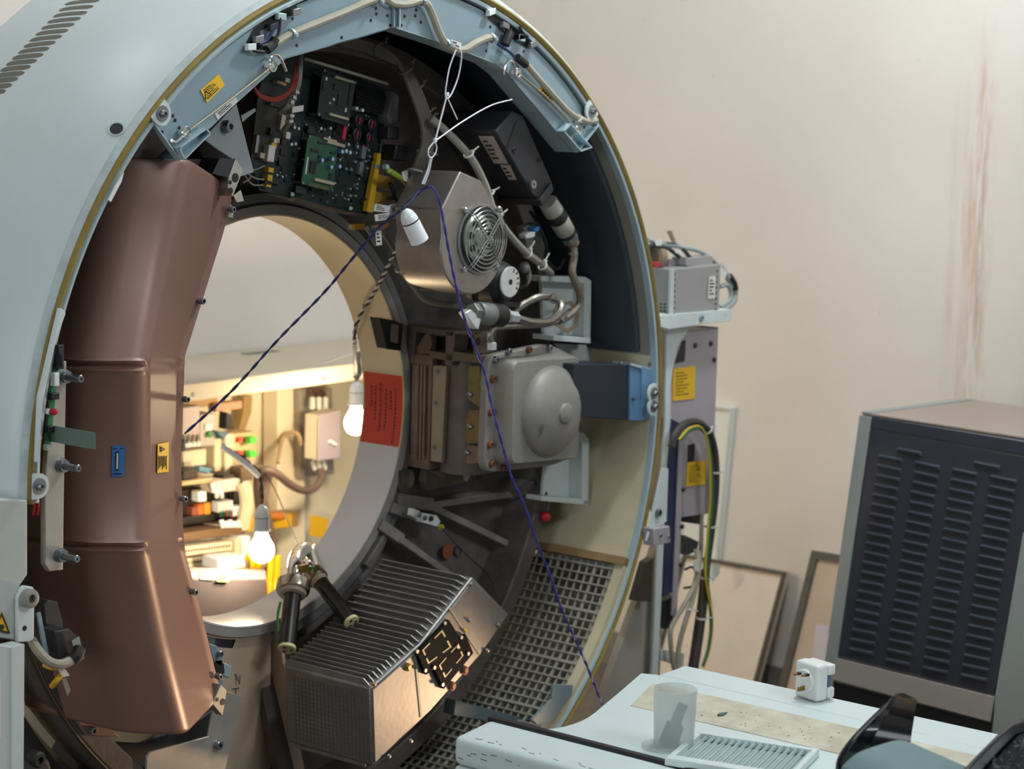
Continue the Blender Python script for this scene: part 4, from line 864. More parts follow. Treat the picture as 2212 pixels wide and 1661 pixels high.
# bracket frame over it
fr = MB()
for q in ([(862, 700), (980, 716), (980, 728), (862, 712)], [(862, 712), (898, 712), (893, 770), (866, 765)], [(962, 712), (982, 715), (976, 790), (962, 790)], [(926, 757), (982, 766), (980, 782), (926, 772)], [(975, 712), (1040, 716), (1040, 724), (975, 722)], [(975, 758), (1045, 768), (1040, 785), (975, 780)], [(1024, 716), (1042, 716), (1036, 765), (1022, 765)]): xp(fr, q, XC-.01, (.05, 0, 0))
fr.build('upper_frame', mat('frame_brown', '77685c', .6, .3, .25, 25, .1, 150), CLM, bev=.0015)
xp(MB(), [(890, 765), (925, 712), (932, 740), (928, 765)], XC, (.02, 0, 0)).build('gusset', brown, CLM, bev=.001)
MB().spin(X(1032, 738, XC-.011), NX, [(.008, 0), (.008, .0006)], 16).build('hole', black, CLM)
xp(MB(), [(895, 725), (1030, 730), (1030, 775), (895, 770)], XC+.05, (.02, 0, 0)).build('dark_core', dark, CLM, smooth=False)
MB().prism(pl([(820, 686), (852, 692), (872, 700), (866, 758), (836, 754)], .345), (0, .03, 0)).build('black_guide', black, CLM, bev=.001)
MB().prism(pl([(848, 700), (862, 702), (860, 742), (846, 738)], .34), (0, .01, 0)).build('guide_insert', brown, CLM, bev=.001)
# base casting below
MB().prism(pl([(922, 1015), (1060, 1000), (1062, 1032), (980, 1050), (925, 1060), (918, 1040)], .33), (0, .02, 0)).build('base_casting', mat('base_brown', '6f6257', .6, .3, .25, 25, .12, 150), CLM, bev=.002)
for a, b, r in ((1007, 1030, .0105), (1040, 1026, .009)): MB().spin(Y(a, b, .33), NY, [(r, 0), (r, .001), (r*.75, .001), (r*.7, .0003)], 20).build('hole', alus if a < 1020 else black, CLM)
MB().prism(pl([(920, 1016), (945, 1017), (964, 1028), (955, 1034), (938, 1022)], .325), (0, .004, 0)).build('torn_edge', copper, CLM, smooth=False)
# housing-side brackets
q = mat('bracket_white', 'c8d0cc', .45, 0, .08, 12)
WB = thing('white_bracket', 'upper white L-shaped bracket on the inner wall above the dark blue beam', 'bracket', Y(1230, 740, .17))
MB().prism(pl([(1170, 606), (1262, 606), (1262, 725), (1176, 725)], .185), (0, .01, 0)).build('plate', q, WB, bev=.002)
MB().prism(pl([(1166, 596), (1266, 598), (1278, 606), (1276, 740), (1262, 740), (1264, 612), (1168, 608)], .15), (0, .04, 0)).build('rim', q, WB, bev=.002)
MB().prism(pl([(1196, 725), (1276, 730), (1276, 742), (1196, 736)], .13), (0, .06, 0)).build('lower_lip', q, WB, bev=.001)
MB().prism(pl([(1200, 742), (1288, 746), (1288, 782), (1240, 782)], .19), (0, .01, 0)).build('lower_plate', q, WB, bev=.001)
WL = thing('white_bracket', 'lower white bracket on the inner wall below the dark blue beam', 'bracket', Y(1230, 1085, .17))
MB().prism(pl([(1185, 945), (1252, 940), (1256, 1076), (1172, 1074)], .19), (0, .01, 0)).build('plate', q, WL, bev=.002)
MB().prism(pl([(1246, 933), (1262, 934), (1273, 950), (1271, 1090), (1258, 1090), (1258, 955)], .15), (0, .045, 0)).build('rim', q, WL, bev=.002)
MB().prism(pl([(1170, 1072), (1272, 1078), (1271, 1091), (1170, 1082)], .15), (0, .045, 0)).build('lower_lip', q, WL, bev=.001)
for a, b in ((1180, 1066), (1250, 1052)): MB().spin(Y(a, b, .189), NY, [(.004, 0), (.004, .0006)], 12).build('hole', black, WL)
BM = thing('blue_beam', 'dark blue steel box beam with a light blue end plate bolted to the rim at right', 'beam', (.75, .04, .98))
MB().prism(pl([(1240, 786), (1364, 788), (1362, 908), (1240, 900)], .03), (0, .09, 0)).build('beam', mat('beam_navy', '222a34', .6, .1, .1, 14), BM, bev=.002)
MB().prism(pl([(1362, 786), (1390, 790), (1388, 910), (1361, 908)], .024), (0, .03, 0)).build('end_plate', blue, BM, bev=.0015)
MB().prism(pl([(1388, 791), (1413, 802), (1411, 902), (1387, 909)], .018), (0, .02, 0)).build('fixing_plate', mat('blue_steel_light', '6f96b8', .5, .1, .12, 14), BM, bev=.0015)
MB().prism(pl([(1362, 783), (1413, 798), (1413, 804), (1362, 789)], .02), (0, .05, 0)).build('upper_lip', zincl, BM, smooth=False)
for a, b in ((1368, 860), (1340, 785), (1402, 786)): MB().spin(Y(a, b, .022), NY, [(.005, 0), (.005, .003), (.003, .004)], 12).build('bolt', bolt, BM)
MB().prism(pl([(1399, 836), (1405, 836), (1404, 889), (1398, 889)], .0175), (0, -.001, 0)).build('slot', black, BM, smooth=False)
rb_ = thing('red_stopper', 'round red stopper under the lower white bracket', 'knob', Y(1178, 1117, .2))
MB().sphere(Y(1178, 1116, .2), .0125, 18).build('ball', red, rb_)
MB().cyl(Y(1178, 1116, .2), Y(1172, 1100, .24), .006, n=10).build('stem', zincl, rb_)
MB().prism(pl([(1160, 1075), (1190, 1078), (1188, 1104), (1160, 1102)], .24), (0, .02, 0)).build('mount', zinc, rb_, bev=.001)
# liner joints
LN = thing('liner_edge', 'brown edge strip between the beige liner and the wire mesh', 'trim', Pc(.88, -25, .1))
MB().arc([(.862, .01), (.882, .01), (.882, .30), (.862, .30)], -25.3, -24.1, 4).build('strip', mat('tan_edge', '9c7f58', .6, 0, .2, 20), LN)
# wire mesh floor
GM = thing('wire_mesh_guard', 'curved grey wire mesh guard at the lower right inside the ring', 'mesh', Pc(.87, -60, .15))
gw_ = MB()
def rect_ring(r, y0, y1, a0, a1, n): gw_.arc([(r-.0022, y0), (r+.0022, y0), (r+.0022, y1), (r-.0022, y1)], a0, a1, n)
for k in range(13):
    y = .045+k*.021; w = .0035 if k % 5 == 2 else .0018; rect_ring(.870, y-w, y+w, -25.5, -92, 60)
k = 0; a = -26.2
while a > -92:
    w = .22 if k % 6 == 5 else .12
    gw_.arc([(.8655, .035), (.8695, .035), (.8695, .305), (.8655, .305)], a-w, a+w, 1); a -= 1.42; k += 1
gw_.build('wires', meshw, GM, smooth=False)
MB().arc([(.868, .01), (.884, .01), (.884, .035), (.868, .035)], -24.2, -80, 60).build('edge_strip', beige, GM)
MB().arc([(.872, .035), (.8835, .035), (.8835, .045), (.872, .045)], -25, -80, 60).build('edge_fold', mat('fold_beige', 'a89d80', .6, 0, .2, 12), GM)
MB().arc([(.90, .04), (.903, .04), (.903, .31), (.90, .31)], -26, -92, 40).build('backing', mat('mesh_backing', '6b645a', .8, 0, .35, 20), GM)
MB().prism(pl([(1196, 1478), (1238, 1480), (1236, 1502), (1190, 1560), (1160, 1565), (1150, 1555), (1192, 1512)], .0), (0, .008, 0)).build('corner_bracket', mat('bracket_blue_grey', '74858b', .55), GM, bev=.001)
tag(MB().prism(pl([(985, 1512), (1145, 1556), (1140, 1572), (980, 1545)], .1), (0, .03, 0)).build('cross_member', mat('grey_blue_steel', '5b6a6f', .5, .2), bev=.001), 'grey-blue cross member at the foot of the wire mesh behind the table', 'beam')
tag(MB().box((.35, .42, .14), (1.0, .1, .28)).build('base_beam', dark, bev=.01), 'dark base beam of the scanner under the ring', 'beam')
# ------------------------------------------------------------------ finned box
yB0, yB1 = .05, .29
FB = thing('finned_power_box', 'large cast aluminium box with rows of cooling fins at the bottom of the rotor', 'heat sink box', (.1, .15, .4))
fp = [(800, 1486), (908, 1391), (1021, 1246), (1100, 1327), (1037, 1416), (930, 1537), (805, 1655)]
FP = pl(fp, yB0); axis = V((0, yB0, ZC))
def inw(p, h): d = (axis-p); d.y = 0; return p+d.normalized()*h
MB().prism(FP, (0, yB1-yB0, 0)).build('case', alud, FB, bev=.004)
MB().prism([p+V((0, -.003, 0)) for p in pl([(803, 1490), (909, 1396), (1019, 1254), (1094, 1328), (1035, 1410), (928, 1530), (808, 1648)], yB0)], (0, .003, 0)).build('front_plate', mat('front_plate_alu', '85807b', .42, .35, .2, 10, .08, 90), FB, bev=.0015)
e = path([FP[0], Y(856, 1440, yB0), Y(910, 1386, yB0), Y(972, 1312, yB0), FP[2]], 12)
N = 23
for i in range(N):
    t = (i+.3)/N*(len(e)-1); j = min(int(t), len(e)-2); p = e[j].lerp(e[j+1], t-j); d = (e[j+1]-e[j]).normalized()
    b = inw(p, -.01); tpt = inw(p, .013)
    q4 = [b+V((0, .004, 0)), b+V((0, yB1-yB0, 0)), tpt+V((0, yB1-yB0, 0)), tpt+V((0, .022, 0)), inw(p, .002)+V((0, .006, 0))]
    MB().prism([v-d*.0009 for v in q4], d*.0018).build('fin', alud, FB, smooth=False)
l0, l1 = FP[0], FP[6]; dl = (l1-l0); nl = V((0, 1, 0)).cross(dl).normalized(); nl = nl if nl.x < 0 else -nl
gr = MB()
for i in range(15): p = l0+dl*(.1+.86*i/15); gr.prism([p, p+V((0, yB1-yB0-.02, 0)), p+dl*.008+V((0, yB1-yB0-.02, 0)), p+dl*.008], nl*.0012)
for i in range(20): p = l0+dl*.1+V((0, .012+i*.0105, 0)); gr.prism([p, p+V((0, .0012, 0)), p+dl*.86+V((0, .0012, 0)), p+dl*.86], nl*.0008)
gr.build('end_grid', mat('grid_grey', '7d7a78', .5, .6), FB, smooth=False)
sm_ = pl([(897, 1398), (905, 1480), (909, 1530)], yB0-.0035)
for qq in ([(893, 1405), (897, 1402), (911, 1545), (907, 1549)], [(968, 1314), (972, 1312), (1038, 1411), (1034, 1415)]): MB().prism(pl(qq, yB0-.003), (0, -.0015, 0)).build('weld_seam', alu, FB, smooth=False)
for q in ([(893, 1408), (963, 1337), (984, 1371), (995, 1396), (914, 1456)], [(931, 1444), (999, 1368), (1016, 1409), (952, 1487)]):
    c = MB().prism(pl(q, yB0-.0032), (0, -.009, 0)).build('connector_plate', mat('matt_black', '0c0d0f', .85, spec=.15), FB, bev=.001)
    q5 = q if len(q) == 4 else [q[0], q[1], q[3], q[4]]; P5 = pl(q5, yB0-.0126)
    cx = sum(P5, V())/4; I = [cx+(p-cx)*.62 for p in P5]; J = [cx+(p-cx)*.55 for p in P5]; ff = MB()
    for k in range(4):
        u0, u1, w0, w1 = I[k], I[(k+1) % 4], J[k], J[(k+1) % 4]
        for s, t in ((0, .36), (.62, 1)): ff.prism([u0.lerp(u1, s), u0.lerp(u1, t), w0.lerp(w1, t), w0.lerp(w1, s)], (0, -.0008, 0))
    ff.build('contact_frame', mat('cream_contact', 'bda878', .4), c, smooth=False)
    for p in [cx+(p-cx)*.86 for p in P5]: MB().spin(p, NY, [(.004, 0), (.004, .003)], 10).build('screw', steel, c)
for a, b, r, mt in ((880, 1441, .0085, gold), (1003, 1448, .01, rust), (976, 1482, .01, rust), (838, 1633, .005, steel), (1003, 1362, .004, yellow), (1075, 1350, .005, steel), (1050, 1405, .005, steel), (1012, 1340, .004, steel), (806, 1478, .004, brass), (885, 1600, .005, steel), (1016, 1262, .004, steel)):
    MB().spin(Y(a, b, yB0-.0035), NY, [(r, 0), (r, .003), (r*.6, .0045), (r*.55, .007), (.001, .007)], 16).build('bolt', mt, FB)
bf = MB()
for i in range(30):
    t = i/29; p = FP[4].lerp(FP[5], t*2) if t < .5 else FP[5].lerp(FP[6], t*2-1); bf.prism([inw(p, -.001)+V((0, .02, 0)), inw(p, -.007)+V((0, .02, 0)), inw(p, -.007)+V((0, .22, 0)), inw(p, -.001)+V((0, .22, 0))], (.002, 0, .0015))
bf.build('lower_fins', alud, FB, smooth=False)
wz = ctube('thin_sensor_wire', rubber, [Y(952, 1138, .28), Y(985, 1175, .25), Y(1020, 1210, .2), Y(1048, 1235, .15), Y(1068, 1260, .1), Y(1073, 1287, .06)], .0014, 'thin black wire from the white sensor to the finned box', 'wire')
SN = thing('white_sensor', 'small white sensor block with a yellow end on a spoke', 'sensor', Y(925, 1120, .32))
MB().prism(pl([(893, 1098), (908, 1104), (906, 1124), (890, 1114)], .315), (0, .015, 0)).build('block', white, SN, bev=.001)
MB().prism(pl([(910, 1108), (944, 1113), (952, 1126), (945, 1138), (912, 1128)], .305), (0, .02, 0)).build('block', white, SN, bev=.001)
for a, b in ((904, 1112), (917, 1118), (930, 1120)): MB().spin(Y(a, b, .304), NY, [(.006, 0), (.006, .004), (.003, .005)], 12).build('screw', bolt if a < 925 else blackm, SN)
MB().spin(Y(950, 1138, .30), NY, [(.006, 0), (.006, .008)], 12).build('yellow_end', mat('lime_yellow', 'c7c23a', .5), SN)
# ------------------------------------------------------------------ two cable plugs lying over the bore edge
ivory = mat('ivory_insulator', 'd8cd9c', .45)
plugm = mat('plug_black_brown', '1d1512', .3)
def plug(label, p0, y0, p1, y1, rc, r):
    a, b = Y(*p0, y0), Y(*p1, y1); d = (b-a).normalized(); L = (b-a).length
    t = thing('cable_plug', label, 'plug', a)
    MB().spin(a-d*.03, d, [(rc*.8, 0), (rc, .003), (rc, .022), (rc*.95, .026), (rc*.72, .027)], 32).build('collar', mat('nickel', 'b5aa98', .22, .95), t)
    MB().spin(a-d*.004, d, [(rc*.82, 0), (rc*.78, .008), (r*1.12, .011)], 32).build('insulator_ring', mat('dusty_ivory', 'b0a48d', .5), t)
    MB().spin(a, d, [(r*1.05, 0), (r, .02), (r, L)], 32).build('barrel', plugm, t)
    e = MB().spin(b-d*.001, d, [(r*1.02, 0), (r*1.02, .006), (r*.95, .007)], 32).build('end_face', ivory, t)
    o = d.orthogonal().normalized(); w = d.cross(o)
    for k in range(3):
        th = 2*PI*k/3+.5; MB().spin(b+d*.0062+(o*math.cos(th)+w*math.sin(th))*r*.5, d, [(.0032, 0), (.0032, .0006)], 12).build('pin_hole', black, e)
    return t, a, d
p1_, a1, d1 = plug('black cable plug hanging straight down over the bore edge, the left of the pair', (632, 1282), .345, (620, 1398), .29, .036, .0185)
p2_, a2, d2 = plug('black cable plug slanting right over the fins, the right of the pair', (690, 1255), .345, (758, 1341), .235, .024, .0165)
MB().tube([a1-d1*.03, a1-d1*.055+V((.0, 0, .01)), Y(640, 1205, .42), Y(652, 1188, .46), Y(662, 1188, .5)], .0165, 16).build('chrome_elbow', chrome, p1_)
MB().tube([a2-d2*.03, a2-d2*.05, Y(684, 1232, .42), Y(672, 1196, .48), Y(676, 1186, .52)], .013, 16).build('chrome_elbow', chrome, p2_)
MB().prism(pl([(650, 1222), (668, 1218), (670, 1236), (652, 1238)], .34), (0, .01, 0)).build('clamp', brass, p1_, bev=.001)
MB().tube([Y(668, 1236, .35), Y(674, 1225, .34), Y(682, 1232, .35), Y(676, 1242, .36)], .003, 6).build('earth_lead', yg, p2_)
MB().tube([Y(606, 1300, .33), Y(600, 1330, .33), Y(601, 1370, .32)], .003, 6).build('earth_lead', yg, p1_)
# ------------------------------------------------------------------ hanging lamps, ties and wires
HL = thing('lamp_holder', 'empty white bakelite lamp holder with a black band hanging near the blower', 'lamp holder', Y(890, 480, -.01))
h0, h1 = Y(874, 452, -.01), Y(906, 519, -.02); dh = (h1-h0).normalized(); Lh = (h1-h0).length
s_ = Lh
MB().spin(h0, dh, [(.004, 0), (.0075, .002), (.0125, .008), (.016, .018), (.0172, .026)], 32).build('cap', porc, HL, ang=60)
MB().spin(h0+dh*.026, dh, [(.0173, 0), (.0175, .0026)], 32).build('band', black, HL)
MB().spin(h0+dh*.0286, dh, [(.0174, 0), (.0185, s_-.03), (.0187, s_-.027), (.0165, s_-.027), (.0155, .01)], 32).build('sleeve', porc, HL, ang=60)
yw = -.012
W1 = [(930, 402), (948, 430), (962, 500), (975, 570), (995, 660), (1015, 720), (1045, 800), (1063, 880), (1085, 960), (1105, 1030), (1130, 1085), (1160, 1170), (1190, 1250), (1215, 1320), (1262, 1425), (1302, 1522)]
twist('twisted_wire', purple, [Y(a, b, yw-.1*i/15) for i, (a, b) in enumerate(W1)], .0017, .06, 'purple twisted wire hanging from the white ties down to the table', 'wire')
W2 = [(928, 402), (905, 415), (880, 440), (862, 457), (820, 490), (760, 560), (700, 632), (600, 735), (500, 845), (399, 937)]
twist('twisted_wire', purple, [Y(a, b, yw+.45*(i/9)**1.3) for i, (a, b) in enumerate(W2)], .0018, .06, 'dark blue twisted wire slanting from the white ties across the bore opening', 'wire', mt2=dwire)
ctube('lamp_wire', dwire, [Y(905, 412, -.012), Y(884, 438, -.012), h0-dh*.004, h0+dh*.002], .002, 'short blue wire entering the empty lamp holder', 'wire')
nt_ = mat('nylon_white', 'dcdfe6', .35)
def ties(name, label, segs, loc):
    t = thing(name, label, 'cable tie', loc)
    for s, r in segs: MB().tube([Y(a, b, y) for a, b, y in s], r, 6, 6).build('strap', nt_, t)
    return t
zt = ties('cable_tie', 'topmost white cable tie looped over the beige cable at the top of the arch', [([(985, 107, -.02), (970, 150, -.02), (962, 205, -.02), (972, 208, -.02), (990, 165, -.02), (997, 118, -.03), (990, 103, -.03)], .0016)], Y(965, 205, -.02))
MB().box(Y(966, 204, -.02), (.007, .006, .008)).build('head', nt_, zt, bev=.001)
zt2 = ties('cable_tie', 'long straight middle white cable tie in the hanging chain, with a free tail', [([(965, 207, -.02), (940, 303, -.02)], .0019), ([(967, 212, -.025), (988, 258, -.03)], .0014), ([(942, 303, -.02), (1000, 262, -.02), (1060, 228, -.02), (1106, 215, -.02)], .0014)], Y(940, 305, -.02))
MB().box(Y(940, 303, -.02), (.007, .006, .008)).build('head', nt_, zt2, bev=.001)
zt3 = ties('cable_tie', 'small lower white cable tie ring in the hanging chain', [([(938, 306, -.02), (926, 322, -.02), (926, 336, -.02), (932, 341, -.02), (941, 330, -.02), (943, 315, -.02), (938, 306, -.025)], .0015)], Y(932, 340, -.02))
zt4 = ties('cable_tie', 'lowest white cable tie doubled down to the purple wire', [([(931, 338, -.02), (924, 366, -.016), (912, 397, -.012)], .0019), ([(933, 340, -.022), (927, 368, -.016), (916, 398, -.012)], .0019)], Y(914, 398, -.02))
warm = bpy.data.materials.new('lamp_glass'); warm.use_nodes = True
nb = warm.node_tree.nodes['Principled BSDF']; nb.inputs['Base Color'].default_value = lin('fff2dc'); nb.inputs['Roughness'].default_value = .2
BULB_E = 215
nb.inputs['Emission Color'].default_value = (1, .79, .5, 1); nb.inputs['Emission Strength'].default_value = BULB_E
def lamp(label, hx, y, bx, ax=V((0, 0, -1))):
    top = Y(*hx, y); t = thing('hanging_bulb', label, 'light bulb', top+ax*.14)
    MB().spin(top, ax, [(.004, 0), (.0125, .008), (.017, .02), (.0178, .03)], 28).build('cap', porc, t, ang=60)
    MB().spin(top+ax*.03, ax, [(.0178, 0), (.0178, .0015)], 28).build('band', black, t)
    MB().spin(top+ax*.0315, ax, [(.018, 0), (.019, .028), (.0225, .029), (.0225, .032), (.015, .032)], 28).build('sleeve', porc, t, ang=60)
    c = top+ax*(.0315+.032+.048)
    MB().spin(top+ax*.063, ax, [(.013, 0), (.0135, .006), (.018, .018), (.0275, .034), (.0298, .048), (.0275, .06), (.02, .071), (.009, .0765), (0, .0778)], 28).build('glass', warm, t, ang=80)
    return t, top
lp1, tp1 = lamp('lit bulb in a white holder hanging at the right behind the bore', (770, 822), .93, None)
lp2, tp2 = lamp('lit bulb in a white holder hanging lower, in front of the open electrical bay', (566, 1090), .82, None)
twist('cord', rubber, [tp1+V((0, 0, .003)), Y(768, 800, .90), Y(767, 770, .68), Y(766, 740, .485), Y(768, 705, .468), Y(785, 668, .425), Y(800, 645, .39), Y(815, 620, .345), Y(840, 570, .262), Y(862, 525, .19), Y(868, 500, .185)], .0026, .036, parent=lp1, mt2=paper)
bs_ = thing('cord_splice', 'grey taped joint in the cord above the right bulb with a white tie tail', 'cord', Y(770, 800, .92))
MB().tube([Y(776, 760, .915), Y(772, 778, .92), Y(776, 800, .925), Y(768, 818, .928)], .0085, 10).build('sleeve', mat('dusty_grey_plastic', '6d6b69'), bs_)
MB().cyl(Y(779, 756, .91), Y(700, 783, .89), .0028, n=8).build('tie_tail', nt_, bs_)
twist('cord', mat('brown_wire', '4c3a3a', .5), [tp2+V((0, 0, .003)), Y(566, 1060, .82), Y(560, 1020, .83), Y(548, 1008, .83), Y(520, 985, .84), Y(490, 968, .85), Y(482, 960, .86)], .0024, .04, parent=lp2)
ctube('white_sleeve', nt_, [Y(481, 965, .83), Y(512, 988, .82), Y(540, 1010, .81), Y(558, 1028, .81)], .0068, 'white plastic sleeve slanting over the cord of the lower bulb', 'sleeve')
ctube('thin_dark_wire', rubber, [Y(572, 1020, .84), Y(595, 1060, .83), Y(618, 1115, .85), Y(632, 1150, .8), Y(648, 1185, .75)], .0016, 'thin dark wire slanting down from the lower bulb cord to the cable plugs', 'wire')
# ------------------------------------------------------------------ electronics rack right of the ring
yr = .10
RK = thing('side_rack', 'white upright post and lilac-grey panel with yellow notices right of the ring', 'rack', Y(1430, 1440, .1)*1)
MB().prism(pl([(1440, 712), (1492, 706), (1476, 730), (1465, 748), (1455, 788), (1449, 832), (1449, 905), (1441, 1005), (1433, 1200), (1421, 1480), (1408, 1480), (1420, 1200), (1431, 1000), (1438, 905)], yr-.002), (0, .006, 0)).build('post', whitep, RK, bev=.001)
PN = MB().prism(pl([(1449, 716), (1552, 707), (1545, 905), (1540, 1108), (1476, 1117), (1478, 950), (1448, 905)], yr+.006), (0, .10, 0)).build('panel', lilac, RK, bev=.001)
for q, y in (([(1473, 736), (1481, 734), (1479, 780), (1457, 786)], yr+.0055), ([(1486, 961), (1501, 958), (1499, 996), (1485, 999)], yr+.0055), ([(1493, 707), (1550, 709), (1552, 707), (1516, 703)], yr+.004)): MB().prism(pl(q, y), (0, -.0006, 0)).build('cut_out', black, PN, smooth=False)
for a, b in ((1501, 746), (1535, 742), (1542, 777)): MB().spin(Y(a, b, yr+.006), NY, [(.0065, 0), (.0065, .003), (.004, .005)], 14).build('screw', mat('bronze_screw', '4c423c', .5, .5), PN)
sticker(PN, 'yellow_notice', yellow, pl([(1453, 796), (1501, 790), (1499, 861), (1452, 866)], yr+.0055), NY, lines=8, lm=mat('olive_ink', '7d6a1c', .7), seed=21)
sticker(PN, 'yellow_notice', yellow, pl([(1484, 999), (1526, 994), (1523, 1046), (1481, 1051)], yr+.0055), NY, lines=8, lm=mat('olive_ink', '7d6a1c'), seed=22)
MB().prism(pl([(1476, 1118), (1521, 1111), (1518, 1134), (1478, 1128)], yr+.02), (0, .08, 0)).build('underside', black, RK, smooth=False)
MB().prism(pl([(1452, 905), (1470, 915), (1462, 1275), (1432, 1290), (1436, 1180), (1442, 1000)], yr+.002), (0, .004, 0)).build('navy_column', mat('navy_column', '2c3152', .5), RK, bev=.001)
MB().prism(pl([(1468, 946), (1477, 944), (1470, 1180), (1462, 1330), (1452, 1330), (1460, 1150)], yr-.004), (0, .005, 0)).build('grey_channel', lilac, RK, bev=.001)
for a, b in ((1475, 1057), (1472, 1137), (1469, 1219)): MB().spin(Y(a, b, yr-.005), NY, [(.006, 0), (.006, .004), (.004, .006)], 12).build('screw', mat('bronze_screw', '4c423c'), RK)
MB().prism(pl([(1515, 1112), (1520, 1112), (1519, 1190), (1514, 1240), (1510, 1240)], yr), (0, .004, 0)).build('flat_bar', alus, RK, smooth=False)
MB().prism(pl([(1480, 1156), (1510, 1170), (1506, 1192), (1488, 1198), (1478, 1198)], yr+.02), (0, .04, 0)).build('dark_block', mat('dark_grey_box', '3a393b'), RK, bev=.002)
MB().prism(pl([(1432, 1300), (1462, 1285), (1462, 1345), (1440, 1360), (1430, 1350)], yr+.02), (0, .05, 0)).build('foot_box', blackm, RK, bev=.002)
MB().prism(pl([(1428, 1402), (1478, 1412), (1476, 1440), (1428, 1424)], yr+.0), (0, .03, 0)).build('clamp_block', whitep, RK, bev=.001)
tag(MB().prism(pl([(1432, 1135), (1436, 1190), (1424, 1490), (1290, 1540), (1340, 1400), (1395, 1250)], yr+.03), (0, .02, 0)).build('side_skirt', mat('skirt_grey', 'a8a196', .6, 0, .08, 10), bev=.001), 'plain grey-beige skirt panel filling the gap between the ring and the white post', 'panel')
tag(MB().prism(pl([(1396, 1215), (1412, 1205), (1405, 1300), (1372, 1298)], yr-.005), (0, .02, 0)).build('dark_slot_plate', mat('slot_brown', '3a332b', .7), smooth=False), 'small dark plate on the skirt panel beside the ring edge', 'plate')
SH = thing('rack_shelf', 'white angle shelf on top of the post carrying the grey power unit', 'shelf', Y(1500, 690, .1))
MB().prism(pl([(1426, 684), (1582, 671), (1582, 688), (1577, 694), (1520, 700), (1445, 712), (1428, 706)], .06), (0, .004, 0)).build('front_lip', whitep, SH, bev=.001)
s0, s1 = Y(1420, 685, .06), Y(1582, 671, .06); MB().prism([s0, s1, s1+V((0, .16, 0)), s0+V((0, .16, 0))], (0, 0, .003)).build('shelf_top', whitep, SH, bev=.0005)
bolts(SH, [(1514, 687)], .06, .008, .006, zinc); bolts(SH, [(1567, 681)], .06, .003, .001, black, 'hole')
PU = thing('grey_power_supply', 'grey perforated power supply box with a white label on the rack shelf', 'power supply', Y(1500, 676, .1))
b0, b1, b2, b3 = pl([(1452, 681), (1553, 671), (1557, 571), (1453, 582)], .07)
MB().prism([b0, b1, b2, b3], (0, .13, 0)).build('case', psu, PU, bev=.0015)
MB().prism(pl([(1447, 682), (1455, 681), (1457, 581), (1449, 581)], .067), (0, .006, 0)).build('corner_strip', mat('pale_strip', 'b9c2c0', .45), PU, smooth=False)
for i in range(8):
    for (x0, y0, x1, y1) in ((1457.5, 592, 1456, 678), (1549, 586, 1545.5, 668)):
        t = i/7; MB().spin(Y(x0+(x1-x0)*t, y0+(y1-y0)*t, .069), NY, [(.0028, 0), (.0028, .0006)], 8).build('hole', black, PU, smooth=False)
gx = b0.x-.0006; ho = MB()
for i in range(9):
    for k in range(5):
        p = V((gx, .08+k*.011, b3.z-.045-i*.0078)); ho.box(p, (.001, .006, .0042))
ho.build('perforation', black, PU, smooth=False)
sticker(PU, 'white_label', paper, pl([(1531, 597), (1545, 596), (1543, 644), (1528, 645)], .069), NY, lines=5, fillr=.9, seed=33)
MB().prism(pl([(1482, 556), (1490, 558), (1538, 552), (1541, 572), (1490, 575), (1482, 574)], .09), (0, .04, 0)).build('top_connector', psu, PU, bev=.001)
MB().prism(pl([(1445, 560), (1481, 560), (1480, 575), (1446, 578)], .12), (0, .03, 0)).build('top_block', lilac, PU, bev=.001)
MB().prism(pl([(1412, 567), (1426, 566), (1427, 576), (1413, 578)], .1), (0, .02, 0)).build('red_block', red, PU, bev=.001)
tag(MB().spin(Y(1420, 553, .13), NX, [(.03, 0), (.03, .02), (.02, .022), (.02, .004)], 24).build('brown_roll', mat('brown_tape', '8a7a66', .6)), 'brown tape roll or coil on the grey power supply next to the ring edge', 'roll')
tag(MB().prism(pl([(1442, 499), (1451, 498), (1464, 532), (1458, 533)], .12), (0, .003, 0)).build('grey_ribbon', mat('grey_tag', '7d7870')), 'stiff grey ribbon end sticking up above the power supply', 'ribbon')
dcab = mat('dark_teal_cable', '2f3b3d', .5); lcab = mat('pale_grey_cable', '9aa39f', .5)
for q, mt, r, lb in (([(1400, 518), (1420, 524), (1440, 529), (1460, 531), (1475, 535), (1495, 538), (1515, 545), (1535, 558), (1550, 572)], lcab, .0055, 'pale grey cable arching highest over the power supply'),
                 ([(1400, 532), (1418, 532), (1440, 535), (1455, 545), (1472, 560), (1478, 572)], dcab, .005, 'dark cable dropping onto the front of the power supply'),
                 ([(1428, 527), (1450, 528), (1470, 534), (1484, 548), (1492, 560)], dcab, .005, 'dark cable behind the white tags on the power supply'),
                 ([(1555, 575), (1565, 590), (1580, 612), (1587, 628), (1585, 648), (1570, 664), (1553, 672)], lcab, .0085, 'thick grey cable bending round the right end of the power supply'),
                 ([(1555, 620), (1570, 615), (1578, 628), (1576, 648), (1555, 664)], lcab, .006, 'inner grey cable loop at the right end of the power supply')):
    ctube('power_cable', mt, [Y(a, b, .11) for a, b in q], r, lb, 'cable')
tag(MB().tube([Y(1575, 597, .108), Y(1585, 614, .108), Y(1587, 626, .108)], .0098, 10).build('cable_sleeve', rubber), 'black sleeve on the thick cable right of the power supply', 'sleeve')
for q, lb in (([(1413, 519), (1428, 517), (1430, 530), (1418, 531)], 'leftmost white cable tag above the power supply'), ([(1456, 538), (1471, 540), (1471, 550), (1460, 546)], 'middle white cable tag above the power supply'), ([(1556, 575), (1571, 588), (1566, 603), (1556, 600)], 'white cable tag at the top right of the power supply')):
    tag(MB().prism(pl(q, .1), (0, .001, 0)).build('cable_tag', paper, smooth=False), lb, 'tag')
